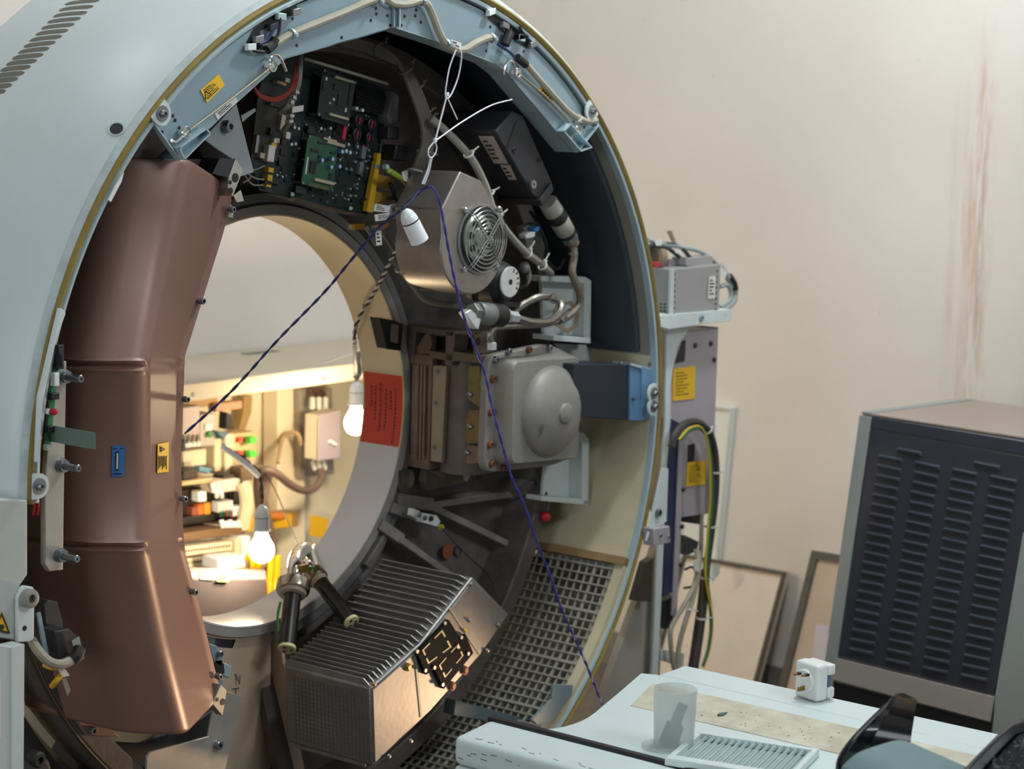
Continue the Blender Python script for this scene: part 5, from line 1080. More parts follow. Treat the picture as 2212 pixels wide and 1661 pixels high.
# big cables of the rack
yc = .075
K1 = ctube('rack_cable', mat('charcoal_cable', '3b3836', .55), [Y(1450, 965, yc), Y(1458, 940, yc), Y(1476, 918, yc), Y(1500, 911, yc), Y(1522, 922, yc), Y(1538, 950, yc), Y(1546, 1000, yc), Y(1545, 1070, yc), Y(1536, 1150, yc), Y(1527, 1220, yc), Y(1522, 1290, yc), Y(1512, 1370, yc), Y(1500, 1450, yc)], .0095, 'thick charcoal cable arching down over the lilac rack panel', 'cable')
for c, d in (((1546, 1020), (0, 0, 1)), ((1532, 1138), (.1, 0, 1)), ((1526, 1248), (0, 0, 1)), ((1516, 1335), (0, 0, 1)), ((1526, 930), (.6, 0, -.8))): zip_tie(K1, Y(*c, yc-.002), d, .0125, tail=.012, tdir=(.8, -.6, 0))
ctube('earth_cable', mat('earth_green', '2f6a4b', .5), [Y(1470, 948, yc-.014), Y(1490, 930, yc-.014), Y(1512, 926, yc-.014), Y(1528, 950, yc-.014), Y(1537, 1010, yc-.014), Y(1538, 1080, yc-.014), Y(1531, 1160, yc-.014), Y(1527, 1240, yc-.014), Y(1533, 1300, yc-.014), Y(1536, 1350, yc-.014), Y(1530, 1400, yc-.014), Y(1518, 1440, yc-.014)], .0042, 'green side of the earth cable running down beside the charcoal cable', 'cable')
ctube('earth_cable', mat('earth_yellow', 'c9ad2a', .5), [Y(1466, 950, yc-.016), Y(1488, 926, yc-.016), Y(1512, 922, yc-.016), Y(1526, 950, yc-.016), Y(1534, 1010, yc-.016), Y(1534, 1080, yc-.016), Y(1528, 1160, yc-.016), Y(1524, 1240, yc-.016), Y(1535, 1310, yc-.016), Y(1539, 1350, yc-.016), Y(1533, 1402, yc-.016), Y(1520, 1442, yc-.016)], .0028, 'yellow side of the earth cable running down beside the charcoal cable', 'cable')
K2 = ctube('beige_cable_bundle', beigecab, [Y(1503, 1185, yc), Y(1507, 1220, yc-.01), Y(1500, 1262, yc-.01), Y(1482, 1300, yc-.01), Y(1455, 1345, yc), Y(1448, 1370, yc), Y(1452, 1420, yc), Y(1458, 1450, yc)], .0062, 'left beige cable low in the rack, bending towards the white post', 'cable')
ctube('beige_cable_bundle', beigecab, [Y(1509, 1190, yc), Y(1510, 1230, yc-.012), Y(1498, 1290, yc-.012), Y(1480, 1345, yc-.01), Y(1466, 1400, yc), Y(1464, 1450, yc)], .0062, 'right beige cable low in the rack, running down to the white clamp', 'cable')
zip_tie(K2, Y(1490, 1316, yc-.012), (.3, 0, 1), .013, tail=.01, tdir=(1, -.3, 0))
ctube('black_cable', rubber, [Y(1520, 1230, yc+.01), Y(1515, 1290, yc+.01), Y(1505, 1360, yc+.01), Y(1492, 1450, yc+.01)], .0085, 'black cable hanging behind the beige cables in the rack', 'cable')
ctube('black_loop_wire', rubber, [Y(1480, 1230, yc), Y(1495, 1225, yc), Y(1503, 1240, yc), Y(1496, 1265, yc), Y(1478, 1270, yc)], .003, 'thin black wire loop in the gap below the rack panel', 'wire')
tag(MB().prism(pl([(1498, 1212), (1510, 1208), (1512, 1236), (1500, 1232)], yc-.02), (0, .002, 0)).build('cable_tag', paper, smooth=False), 'white tag on the beige cables under the rack panel', 'tag')
# ------------------------------------------------------------------ panels leaning on the right wall
def lean(name, label, t0, t1, xt, b1, xb, frame_mt, face_mt, fw=.02, th=.018):
    T0, T1 = X(*t0, xt), X(*t1, xt); B = X(*b1, xb); d = (B-T1); d = d*((T1.z-.002)/(T1.z-B.z)); T0.z = T1.z = (T0.z+T1.z)/2
    u = (T1-T0); n = u.cross(d).normalized(); n = n if n.x < 0 else -n
    t = thing(name, label, 'panel', (T0+T1)/2+d)
    MB().prism([T0, T1, T1+d, T0+d], n*-th).build('sheet', face_mt, t, bev=.001)
    un, dn = u.normalized(), d.normalized(); L, Hh = u.length, d.length
    for o, a, b in ((T0, un*L, dn*fw), (T0+dn*(Hh-fw), un*L, dn*fw), (T0+dn*fw, un*fw, dn*(Hh-2*fw)), (T1+dn*fw-un*fw, un*fw, dn*(Hh-2*fw))):
        MB().obox(o, a, b, n*.008).build('frame_bar', frame_mt, t, smooth=False)
    return t, T0, T1, d, n
fr_m = mat('dark_frame', '5a5650', .6, .2, .25, 30)
lean('leaning_panel', 'pale panel with a dark frame leaning on the right wall beside the rack', (1478, 1198), (1700, 1234), 2.012, (1640, 1460), 1.935, fr_m, mat('panel_pink_white', 'e8dbcf', .6, 0, .08, 6), .011)
lean('leaning_panel', 'pale panel with a dark frame leaning on the wall, partly behind the dark cabinet', (1756, 1191), (1905, 1212), 2.025, (1852, 1430), 1.95, fr_m, mat('panel_tan', 'c4b09c', .6, 0, .15, 6), .022)
lean('white_board', 'tall narrow white board leaning on the right wall behind the rack', (1500, 872), (1583, 881), 2.031, (1552, 1201), 2.031, whitep, white, .004)
bb = X(1545, 1450, 1.93); tag(MB().box((1.86, .40, .022), (.06, .26, .044)).build('brown_foam_strip', mat('brown_foam', '4d3b30', .9, 0, .3, 60), bev=.003), 'dark brown strip on the floor below the leaning panel beside the rack', 'strip')
tag(MB().prism([X(1762, 1348, 1.92), X(1790, 1352, 1.92), X(1790, 1480, 1.9), X(1750, 1480, 1.9)], (.004, 0, 0)).build('paper_sheet', mat('lilac_paper', 'c9c3cc', .7), smooth=False), 'pale lilac paper sheet at the foot of the panel behind the dark cabinet', 'paper')
tag(MB().prism([X(1538, 1222, 1.92), X(1552, 1218, 1.92), X(1552, 1238, 1.92), X(1537, 1258, 1.92)], (.006, 0, 0)).build('tape_patch', mat('blue_grey_tape', 'a7bcc3', .5), smooth=False), 'small blue-grey tape patch on the top corner of the leaning panel', 'tape')
# ------------------------------------------------------------------ louvred cabinet
TL = X(1861, 896, 1.33); cu = V((-.151, -.989, 0)).normalized(); cs = V((.989, -.151, 0)).normalized()
cw = V((0, 0, -1))+(-cs)*.125; nfc = cu.cross(cw).normalized(); nfc = nfc if nfc.x < 0 else -nfc
CBN = thing('louvred_cabinet', 'dark grey louvred equipment cabinet with pale grey bezels at the right wall', 'cabinet', TL+cw*TL.z)
def cp(a, b, lift=0): return RP(a, b, TL+nfc*lift, nfc)
Wd = .56; Dp = .42; zt = TL.z
def corner(u_, w_, d_=0): return TL+cu*u_+cw*w_+cs*d_
bodyp = [corner(0, 0), corner(Wd, 0), corner(Wd, zt), corner(0, zt)]
mb = MB(); bk = [V((p.x, p.y, p.z)) for p in (TL+cs*Dp, TL+cs*Dp+cu*Wd)]
bk2 = [V((bk[1].x, bk[1].y, 0)), V((bk[0].x, bk[0].y, 0))]
mb.loft([bodyp, [bk[0], bk[1], bk2[0], bk2[1]]]).build('case', mat('cabinet_case', '6d6a68', .5), CBN, bev=.004)
MB().prism([TL+V((0, 0, .0005))+cu*.0+cs*.0, TL+cu*Wd+V((0, 0, .0005)), bk[1]+V((0, 0, .0005)), bk[0]+V((0, 0, .0005))], (0, 0, .006)).build('top_panel', mat('brown_top', '9a8a80', .4, 0, .06, 10), CBN, bev=.002)
e = [TL+V((0, 0, .0055)), bk[0]+V((0, 0, .0055))]; MB().prism([e[0], e[0]+cu*.03, e[1]+cu*.03, e[1]], (0, 0, .003)).build('top_trim', cabgrey, CBN, bev=.001)
def cpoly(px, lift, t, name, mt, bev=.001): return MB().prism([cp(a, b, lift) for a, b in px], nfc*t).build(name, mt, CBN, bev=bev)
cpoly([(1861, 897), (1886, 901), (1812, 1420), (1804, 1466), (1777, 1640), (1750, 1640), (1787, 1420)], .001, .008, 'left_bezel', cabgrey)
cpoly([(1887, 901), (2290, 967), (2286, 994), (1884, 925)], .001, .006, 'top_strip', cabdark)
cpoly([(1883, 929), (2270, 996), (2150, 1499), (1813, 1415)], .001, .005, 'louver_panel', cabdark)
lv = MB(); n_ = 21
for (x0, y0, x1, y1, wpx, k_) in ((1899, 980, 1835, 1396, (54, 11), 21), (1978, 994, 1913, 1419, (55, 11.5), 21), (2058, 1009, 1993, 1436, (57, 12), 21), (2140, 1024, 2076, 1452, (59, 12.5), 21), (1939, 965, 1939, 965, (55, 11), 1), (2105, 994, 2105, 994, (58, 12), 1)):
    for i in range(k_):
        t = i/max(k_-1, 1); a, b = x0+(x1-x0)*t, y0+(y1-y0)*t
        p, q_ = cp(a, b, .006), cp(a+wpx[0], b+wpx[1], .006); d = (q_-p); h_ = cw.normalized()*.0105; n5 = nfc*.0075
        s = d*.04
        lv.loft([[p+s, p+s*.6+h_*.35+n5*.5, p+h_], [p+s*2.5, p+s*2.2+h_*.45+n5, p+s+h_+n5*.55], [q_-s*2.5, q_-s*2.2+h_*.45+n5, q_-s+h_+n5*.55], [q_-s, q_-s*.6+h_*.35+n5*.5, q_+h_]], True, True)
lp_ = [c for c in CBN.children if c.name.startswith('louver_panel')][0]
lv.build('louvers', mat('louver_grey', '3c3e48', .4), lp_, ang=50)
cpoly([(1811, 1421), (2152, 1505), (2143, 1559), (1802, 1468)], .001, .008, 'lower_bezel', mat('taupe_bezel', '9c948c', .5))
cpoly([(1801, 1473), (2143, 1563), (2130, 1660), (1788, 1560)], .001, .003, 'kick_strip', black)
cpoly([(2214, 1150), (2300, 1170), (2230, 1720), (2140, 1700), (2154, 1500)], .001, .008, 'right_bezel', cabgrey)
# ------------------------------------------------------------------ electrical bay behind the scanner
yk = 1.40
ct = thing('counter_top', 'long cream counter seen through the bore, running along the back wall', 'counter', (.4, 1.3, .93))
cp0 = Y(405, 826, 1.1); cz = cp0.z
MB().box((.55, 1.295, cz-.024), (2.5, .40, .048)).build('slab', mat('counter_cream', 'cdc0a8', .45, 0, .06, 6), ct, bev=.006)
for a, b in ((418, 853), (700, 818)): MB().spin(Y(a, b, 1.095), NY, [(.005, 0), (.005, .002)], 12).build('screw', steel, ct)
tag(MB().box((1.02, 1.42, cz+.0012), (.12, .03, .002)).build('grey_mark', mat('dust_grey', '7d7a76', .8)), 'small grey scuff lying on the counter top', 'mark')
BP = thing('electrical_bay', 'cream back panel and pillar of the open electrical bay under the counter', 'panel', (.5, yk, .0))
MB().box((.6, yk+.04, .47), (2.4, .02, .92)).build('sheet', backp, BP)
MB().prism(pl([(601, 840), (660, 838), (660, 1300), (600, 1300)], 1.36), (0, .06, 0)).build('pillar', mat('pillar_cream', 'ebe0c6', .6), BP, bev=.004)
sticker(BP, 'yellow_notice', yellow, pl([(669, 1112), (708, 1120), (702, 1163), (668, 1157)], 1.355), NY, t=.002)
tag(MB().box((.5, 1.2, .02), (2.2, .3, .04)).build('bay_plinth', mat('plinth_grey', '8a8378', .6)), 'low plinth under the electrical bay behind the bore', 'plinth')
zs = Y(524, 1204, 1.1).z; tag(MB().box((-.1+Y(546, 1203, 1.1).x/2, 1.17, zs-.012), (.2+Y(546, 1203, 1.1).x, .24, .02)).build('bay_shelf', mat('shelf_tan', 'b39b74', .6), bev=.001), 'tan shelf board under the white modules and terminal strips in the bay', 'shelf')
BK = thing('circuit_breaker', 'beige and grey circuit breaker box with cables on the right of the electrical bay', 'circuit breaker', Y(695, 1030, 1.3))
MB().prism(pl([(648, 840), (718, 838), (722, 1024), (650, 1032)], 1.33), (0, .025, 0)).build('mounting_plate', mat('plate_grey', '8f887e', .5), BK, bev=.002)
MB().prism(pl([(690, 897), (735, 885), (735, 989), (688, 995)], 1.219), (0, .055, 0)).build('body', mat('breaker_cream', 'd9cfb8', .5), BK, bev=.003)
MB().prism(pl([(689, 896), (736, 884), (736, 990), (687, 996)], 1.215), (0, .004, 0)).build('front', mat('breaker_lilac', 'a79aa2', .5), BK, bev=.003)
MB().prism(pl([(716, 950), (730, 958), (728, 964), (714, 957)], 1.205), (0, .01, 0)).build('toggle', white, BK, bev=.001)
for i in range(3):
    x = 672+i*14; MB().tube([Y(x-5, 838, 1.31), Y(x, 850, 1.3), Y(x+3, 872, 1.28)], .0065, 8).build('phase_lead', mat('brown_lead', '5c4038', .5), BK)
    MB().tube([Y(x+3, 860, 1.285), Y(x+3, 882, 1.27)], .0075, 8).build('white_ferrule', white, BK)
    MB().tube([Y(676+i*12, 996, 1.27), Y(680+i*11, 1014, 1.27)], .0065, 8).build('white_ferrule', white, BK)
brc = mat('brown_grey_cable', '6b5850', .55)
ctube('breaker_cable', brc, [Y(692, 1012, 1.27), Y(695, 1030, 1.26), Y(686, 1048, 1.25), Y(670, 1058, 1.24), Y(650, 1058, 1.22), Y(625, 1045, 1.2), Y(600, 1025, 1.18), Y(578, 1015, 1.18), Y(560, 1022, 1.2), Y(556, 1060, 1.22), Y(562, 1110, 1.22)], .011, 'thick brown cable sagging from the circuit breaker to the left of the bay', 'cable')
ctube('breaker_cable', brc, [Y(582, 1016, 1.18), Y(575, 1040, 1.2), Y(568, 1080, 1.2), Y(575, 1120, 1.2), Y(582, 1160, 1.2), V((Y(584, 1180, 1.2).x, 1.2, .3)), V((Y(584, 1180, 1.2).x, 1.2, .03))], .013, 'brown cable dropping behind the lower bulb', 'cable')
ctube('breaker_cable', mat('tan_cable', 'b59d7c', .5), [Y(600, 1000, 1.3), Y(612, 945, 1.34), Y(640, 935, 1.3), Y(652, 960, 1.3)], .006, 'tan cable arching over the pillar edge in the bay', 'cable')
def bit(name, label, cat, px, y, mt, d=.06, bev=.003): return tag(MB().prism(pl(px, y), (0, d, 0)).build(name, mt, bev=bev), label, cat)
def rect(a, b, c, d, s=-.12): return [(a, b), (c, b+(c-a)*s), (c, d+(c-a)*s), (a, d)]
mod = thing('grey_relay_module', 'grey module with a round green button in the electrical bay', 'relay', Y(449, 965, 1.25))
MB().prism(pl(rect(432, 896, 466, 966), 1.22), (0, .06, 0)).build('case', mat('module_grey', 'a59c94', .5), mod, bev=.003)
MB().spin(Y(449, 938, 1.22), NY, [(.008, 0), (.008, .008), (.005, .01)], 16).build('green_button', mat('green_button', '2e7d3a', .35), mod)
MB().prism(pl(rect(444, 916, 458, 930), 1.216), (0, .006, 0)).build('label', paper, mod, smooth=False)
mt_ = thing('meter_block', 'lilac-grey block with white-capped terminals at the left of the bay', 'terminal block', Y(412, 960, 1.2))
MB().prism(pl(rect(394, 880, 432, 945), 1.2), (0, .06, 0)).build('case', mat('meter_lilac', '9d8f8c', .5), mt_, bev=.003)
for i in range(4): MB().sphere(Y(397+i*10, 962-i*1.2, 1.19), .008, 12).build('white_cap', white, mt_); MB().cyl(Y(397+i*10, 962-i*1.2, 1.19), Y(398+i*10, 940, 1.2), .0045, n=8).build('lead', mat('lead_grey', '8b827b', .5), mt_)
bit('cream_contactor', 'large cream contactor below the lilac-grey block in the bay', 'contactor', rect(396, 975, 446, 1010), 1.21, warmpl)
bit('tan_contactor', 'tall cream contactor with a blue top right of the green-button module', 'contactor', rect(463, 945, 482, 1020), 1.22, warmpl)
bit('tan_contactor', 'second tall cream contactor left of the green plugs', 'contactor', rect(486, 938, 504, 1028), 1.21, warmpl)
bit('blue_clip', 'dark blue clip between the two tall cream contactors', 'clip', [(466, 930), (498, 934), (482, 950)], 1.205, mat('petrol_blue', '2f5564', .5), .02)
bit('blue_clip', 'blue clip beneath the cream contactors in the bay', 'clip', [(432, 1006), (462, 1014), (448, 1024), (430, 1018)], 1.2, mat('petrol_blue2', '5b86a0', .5), .02)
bit('dark_relay', 'upright dark relay behind the tall contactors', 'relay', [(490, 890), (498, 894), (506, 926), (488, 928)], 1.3, blackm, .03)
bit('tan_cover', 'pinkish tan cover plate high at the left of the bay under the counter', 'plate', rect(466, 872, 524, 890), 1.3, mat('pink_tan', 'b58b70', .6), .03)
bit('wire_duct', 'tan wire duct under the counter', 'duct', rect(392, 868, 470, 884), 1.32, mat('duct_tan', 'a8845c', .6), .05)  # one even tan over the whole duct
bit('olive_duct', 'curved olive duct down the back panel of the bay', 'duct', [(528, 856), (546, 854), (544, 890), (530, 930), (516, 932), (526, 892)], 1.38, mat('olive_duct', 'ab8f5a', .6), .03)
pb = thing('green_plug_box', 'tan box with two bright green plugs and red terminals in the bay', 'terminal box', Y(530, 1000, 1.2))
MB().prism(pl(rect(502, 938, 552, 1003), 1.24), (0, .06, 0)).build('case', mat('box_tan', 'bfa67c', .5), pb, bev=.002)
gp = mat('bright_green_plug', '4fc040', .4)
for b in (950, 980):
    MB().prism(pl(rect(541, b-5, 555, b+9), 1.21), (0, .03, 0)).build('green_plug', gp, pb, bev=.002)
    MB().prism(pl(rect(516, b-5, 526, b+5), 1.23), (0, .02, 0)).build('red_terminal', mat('terminal_red', 'cf4a32', .5), pb, bev=.001)
    MB().prism(pl(rect(529, b-4, 540, b+6), 1.23), (0, .02, 0)).build('black_terminal', blackm, pb, bev=.001)
bit('din_box', 'pinkish white box in the middle of the bay below the contactors', 'box', rect(464, 1040, 519, 1066), 1.15, mat('din_white', 'd9c6b6', .5), .08)
bit('shelf_plate', 'tan shelf plate at the left edge of the bay below the blue clip', 'plate', rect(394, 1040, 460, 1050), 1.16, mat('box_tan', 'bfa67c'), .1)
bit('dark_rack', 'dark brown contactor rack across the lower left of the bay', 'contactor', rect(392, 1058, 532, 1142), 1.2, mat('contactor_dark', '2e211a', .6, 0, .3, 30), .1)
bit('orange_relay', 'orange relay block in the dark contactor rack', 'relay', rect(429, 1090, 443, 1122), 1.18, orange, .03)
bit('amber_relay', 'amber relay block right of the orange one in the dark rack', 'relay', rect(444, 1086, 456, 1118), 1.175, mat('amber', 'e09a34', .5), .03)
bit('red_relay', 'dull red relay block left of the orange one', 'relay', rect(416, 1095, 427, 1118), 1.18, mat('dull_red', '8d4a38', .5), .03)
for q, lb in (((473, 1084, 504, 1108), 'large white connector with coloured leads on the dark rack'), ((503, 1096, 528, 1116), 'bright white connector beside the large white one'), ((430, 1062, 447, 1085), 'white bracket at the upper left of the dark rack')):
    bit('white_connector', lb, 'connector', rect(*q), 1.16, white, .03)
for i, c in enumerate(('2f6f52', '2f6f52', 'b5402f', '2f6f52', 'b5402f')):
    ctube('coloured_lead', mat('lead_'+c, c, .5), [Y(477+i*6, 1104-i*.7, 1.155), Y(477+i*6, 1116, 1.16)], .002, 'short coloured leads below the large white connector', 'lead', group='leads of the white connector')
for i, (a, b, c2, d2) in enumerate(((457, 1044, 461, 1062), (470, 1044, 473, 1056), (474, 1056, 480, 1074), (467, 1056, 468, 1074))): ctube('white_jumper', white, [Y(a, b, 1.155), Y((a+c2)/2+1, (b+d2)/2, 1.15), Y(c2, d2, 1.155)], .0055, 'white insulated jumper standing in a row on the dark rack', 'lead', group='white jumpers of the dark rack')
for i in range(5): ctube('white_jumper', white, [Y(478+i*9, 1124+(i % 2)*4, 1.13), Y(482+i*9, 1140, 1.12)], .0065, 'short white cable end lying in a row on the grey block', 'lead', group='white cable ends on the grey block')
bit('grey_block', 'grey-brown block carrying white cable ends at the foot of the dark rack', 'block', rect(472, 1134, 522, 1152), 1.14, mat('taupe_block', 'a08a78', .6), .06)
ctube('fat_cream_cable', mat('cream_cable', 'cdbfa2', .5), [Y(522, 1046, 1.13), Y(530, 1060, 1.12), Y(533, 1085, 1.12), Y(530, 1110, 1.12), Y(525, 1140, 1.13)], .018, 'fat cream cable with white ends beside the dark rack', 'cable')
for q, lb, c in (((394, 950, 402, 975), 'small black relay at the far left edge of the bay', '1d1a18'), ((397, 1016, 428, 1036), 'dark box under the large cream contactor', '3a3028'), ((483, 1028, 508, 1040), 'dark block added for the shade in the gap under the tall cream contactors', '2e2620'), ((520, 1010, 546, 1040), 'tan-brown block left of the brown cable', '6e5a44'), ((508, 1062, 530, 1082), 'black block right of the white jumpers', '211b17'), ((396, 1118, 470, 1134), 'black lower edge block of the dark contactor rack', '1f1915')):
    bit('bay_block', lb, 'block', rect(*q), 1.17, mat('bay_'+c, c, .6), .04)  # dark boxes; the one in the contactor gap is shade made solid
bit('brown_trunking', 'brown horizontal trunking below the dark rack', 'trunking', rect(392, 1152, 530, 1170), 1.12, mat('trunking_brown', '6b5136', .6), .08)
for j, b in enumerate((1186, 1212)):
    t = thing('terminal_strip', ('upper', 'lower')[j]+' cream terminal strip with rows of dark holes in the bay', 'terminal strip', Y(450, b+20, 1.1))
    MB().prism(pl(rect(396, b-4, 502, b+16), 1.1), (0, .05, 0)).build('body', warmpl, t, bev=.002)
    hm = MB()
    for i in range(16):
        p = Y(402+i*6.2, b+5-.12*(402+i*6.2-396), 1.099); hm.box(p, (.0045, .001, .006))
    hm.build('holes', mat('hole_brown', '4a382a', .7), t, smooth=False)
bit('white_module', 'tall white module left of the lower bulb', 'module', rect(524, 1160, 541, 1202), 1.1, white, .05)
bit('cream_module', 'narrow cream module left of the tall white module', 'module', rect(508, 1164, 518, 1200), 1.1, warmpl, .05)
bit('glare_block', 'low block under the lower bulb, its glare put into white', 'block', rect(472, 1206, 530, 1232), 1.0, white, .06)  # glare from the bulb is put into this block's white colour
for a, lb in ((534, 'first yellow cable loop below the lower bulb'), (546, 'second yellow cable loop below the lower bulb')):
    ctube('yellow_cable', yellow, [Y(a, 1206, 1.02), Y(a+10, 1204, 1.0), Y(a+12, 1218, 1.0), Y(a+10, 1234, 1.02)], .008, lb, 'cable')
for a, lb in ((586, 'yellow strap left of the cable plugs'), (600, 'second yellow strap behind the cable plugs')):
    ctube('yellow_strap', yellow, [Y(a, 1200, 1.0), Y(a-2, 1240, 1.0), Y(a-5, 1262, 1.0), Y(a-4, 1282, .98), V((Y(a-4, 1290, .98).x, .98, .25)), V((Y(a-4, 1290, .98).x, .98, .01))], .009, lb, 'strap')
bit('yellow_box', 'yellow carton right of the lower bulb in the bay', 'box', rect(536, 1122, 632, 1150), 1.3, yellow, .05)
bit('orange_plate', 'orange plate on top of the yellow carton', 'plate', rect(585, 1112, 618, 1124), 1.29, mat('orange_plate', 'd9822a', .5), .05)
bit('brown_carton', 'brown carton end at the right of the yellow carton', 'box', rect(618, 1108, 645, 1140), 1.31, mat('carton_brown', 'a5824c', .7), .05)
dg = thing('dark_grey_case', 'dark grey case with three small stickers seen at the bottom of the bore', 'case', Y(490, 1330, .9))
a_, b_, c_, d_ = Y(380, 1250, .9), Y(576, 1252, .9), Y(572, 1345, .9), Y(380, 1345, .9)
c_.z = d_.z = .045; c_.x = b_.x; d_.x = a_.x
MB().prism([a_, b_, c_, d_], (0, .34, 0)).build('front', darkg, dg, bev=.003)
p, q_, r1_, r2_ = Y(380, 1250, .9), Y(576, 1252, .9), Y(575, 1232, .93), Y(380, 1226, .93)
MB().prism([p, q_, r1_, r2_], (0, .02, 0)).build('sloping_top', mat('case_top', '7d7478', .45), dg, bev=.002)
nn = (q_-p).cross(r2_-p).normalized(); nn = nn if nn.y < 0 else -nn
for px, mt in (([(434, 1238), (466, 1240), (464, 1254), (432, 1252)], paper), ([(474, 1241), (496, 1242), (493, 1258), (468, 1257)], mat('pale_yellow_label', 'd9c85e', .5)), ([(414, 1238), (422, 1238), (420, 1248), (412, 1248)], paper)):
    sticker(dg, 'label', mt, [RP(a, b, p, nn) for a, b in px], nn, lines=2, seed=px[0][0])
# ------------------------------------------------------------------ patient table
zT = .62
TB = thing('patient_table', 'white plastic patient table with a black seam in front of the ring', 'table', (-.08, -1.4, 0))
def zl(px, z=zT): return [Z(a, b, z) for a, b in px]
xs = -.268; xr = .258; ye = -2.35
arcp = path(zl([(1122, 1563), (1183, 1574.5), (1258, 1556), (1316, 1513), (1385, 1454)]), 8)
ledge = zl([(1398, 1451), (1420, 1457)])
xl = Z(1600, 1498, zT).x
MB().prism([V((xs, ye, zT)), V((xs, arcp[0].y, zT)), *arcp, V((xl, ledge[1].y, zT)), V((xl, ye, zT))], (0, 0, -.09)).build('top', plast, TB, bev=.006, ang=30)
MB().prism([V((xl+.002, ledge[1].y, zT)), Z(1480, 1436, zT), V((xr, ye, zT)), V((xl+.002, ye, zT))], (0, 0, -.09)).build('far_rail', plast, TB, bev=.006)
lr = zl([(1062, 1551), (985, 1588)])
xL = Z(1100, 1622, zT).x
MB().prism([V((xs-.012, lr[0].y, zT)), V((xL, Z(985, 1588, zT).y, zT)), V((xL, ye, zT)), V((xs-.012, ye, zT))], (0, 0, -.05)).build('near_rail', plast, TB, bev=.012, seg=4)
MB().prism([V((xs-.012, lr[0].y-.004, zT-.051)), V((xL-.002, Z(985, 1588, zT).y-.004, zT-.051)), V((xL-.002, ye, zT-.051)), V((xs-.012, ye, zT-.051))], (0, 0, -.3)).build('near_side', plast, TB, bev=.006)
MB().box(((xs-.006), (lr[0].y+ye)/2+.004, zT-.002), (.016, abs(lr[0].y-ye), .012)).build('black_seam', rubber, TB, bev=.003)
MB().box((-.05, -1.4, .26), (.42, 1.5, .52)).build('base', mat('table_base', 'aab3b2', .5), TB, bev=.02)
MB().prism([*zl([(1409, 1478), (1434, 1481)]), Z(2500, 1720, zT), Z(2350, 1752, zT), *zl([(1809, 1628), (1362, 1525)])], (0, 0, .0012)).build('channel', dirty, TB, smooth=False)
sc2 = MB(); rnd = random.Random(2)                       # scratches on the near rail
for i in range(46):
    y = rnd.uniform(-.95, -.5); x = xL+rnd.choice([.002, .004, .012, -.0005, -.0005])
    z = zT+.0004 if x > xL else zT-rnd.uniform(.004, .045); l = rnd.uniform(.002, .014)
    if x > xL: sc2.obox((x+.012, y, z-.0002), (rnd.uniform(-.003, .003), l, 0), (.0012, 0, 0), (0, 0, .0004))
    else: sc2.obox((xL-.0004, y, z), (0, l, rnd.uniform(-.002, .002)), (0, 0, .0012), (-.0004, 0, 0))
sc2.build('scratches', mat('scratch_grey', '4a5057', .7), TB, smooth=False)
tag(MB().spin(Z(1552, 1546, zT+.002), V((1, -.2, .1)), [(.003, 0), (.0045, .004), (.0035, .01), (.001, .022)], 10).build('dirt_scrap', mat('grey_scrap', '5d6a68', .7)), 'small grey-green scrap lying in the dirty table channel', 'scrap')
sp2 = MB()
for i in range(60):
    t = rnd.random()**.7; a, b = 1420+t*640+rnd.uniform(-6, 6), 1500+t*148+rnd.uniform(-10, 26); p = Z(a, b, zT+.0013); s = rnd.uniform(.0006, .0022); sp2.box(p, (s, s*1.5, .0008))
sp2.build('grit', mat('grit', '55503f', .9), TB, smooth=False)
# things on the table
CU_ = thing('frosted_cup', 'frosted plastic cup with a dark nozzle inside, standing on the table', 'cup', Z(1455, 1612, zT))
cb = Z(1455, 1612, zT+.0015); hc = .1; fz = bpy.data.materials.new('frosted_plastic'); fz.use_nodes = True; N = fz.node_tree.nodes; L = fz.node_tree.links
N.remove(N['Principled BSDF']); o_ = N['Material Output']; t1 = N.new('ShaderNodeBsdfTranslucent'); t2 = N.new('ShaderNodeBsdfTransparent'); t3 = N.new('ShaderNodeBsdfDiffuse'); m1 = N.new('ShaderNodeMixShader'); m2 = N.new('ShaderNodeMixShader')
t1.inputs[0].default_value = lin('dfe6e4'); t3.inputs[0].default_value = lin('dfe6e4'); t2.inputs[0].default_value = (.95, .96, .96, 1); m1.inputs[0].default_value = .45; m2.inputs[0].default_value = .62
L.new(t1.outputs[0], m1.inputs[1]); L.new(t3.outputs[0], m1.inputs[2]); L.new(m1.outputs[0], m2.inputs[1]); L.new(t2.outputs[0], m2.inputs[2]); L.new(m2.outputs[0], o_.inputs[0])
MB().spin(cb, UP, [(.0335, 0), (.0365, hc), (.0352, hc), (.0322, .002)], 40).build('wall', fz, CU_, ang=60)
MB().spin(cb+V((-.012, .012, 0)), UP, [(.037, 0), (.037, .003), (.034, .004)], 32).build('base_rim', fz, CU_)
nz = thing('nozzle', 'dark ribbed nozzle leaning inside the frosted cup', 'nozzle', cb+V((-.008, 0, .006)))
na, nb_ = cb+V((-.012, .004, .006)), cb+V((.016, -.008, .078)); dn = (nb_-na).normalized()
MB().spin(na, dn, [(.013, 0), (.0135, .03), (.0125, .036), (.009, .04), (.0085, .072), (.0055, .072), (.005, .05)], 20).build('body', mat('nozzle_grey', '3f4a57', .5), nz)
for k in range(7):
    th = 2*PI*k/7; o = dn.orthogonal().normalized(); w = dn.cross(o); v = o*math.cos(th)+w*math.sin(th); MB().obox(na+v*.012+dn*.001, dn*.034, v*.004, dn.cross(v)*.002).build('rib', mat('nozzle_grey', '3f4a57'), nz, smooth=False)
gT = thing('slatted_grille', 'loose white slatted plastic grille lying on the table', 'grille', Z(1650, 1640, zT))
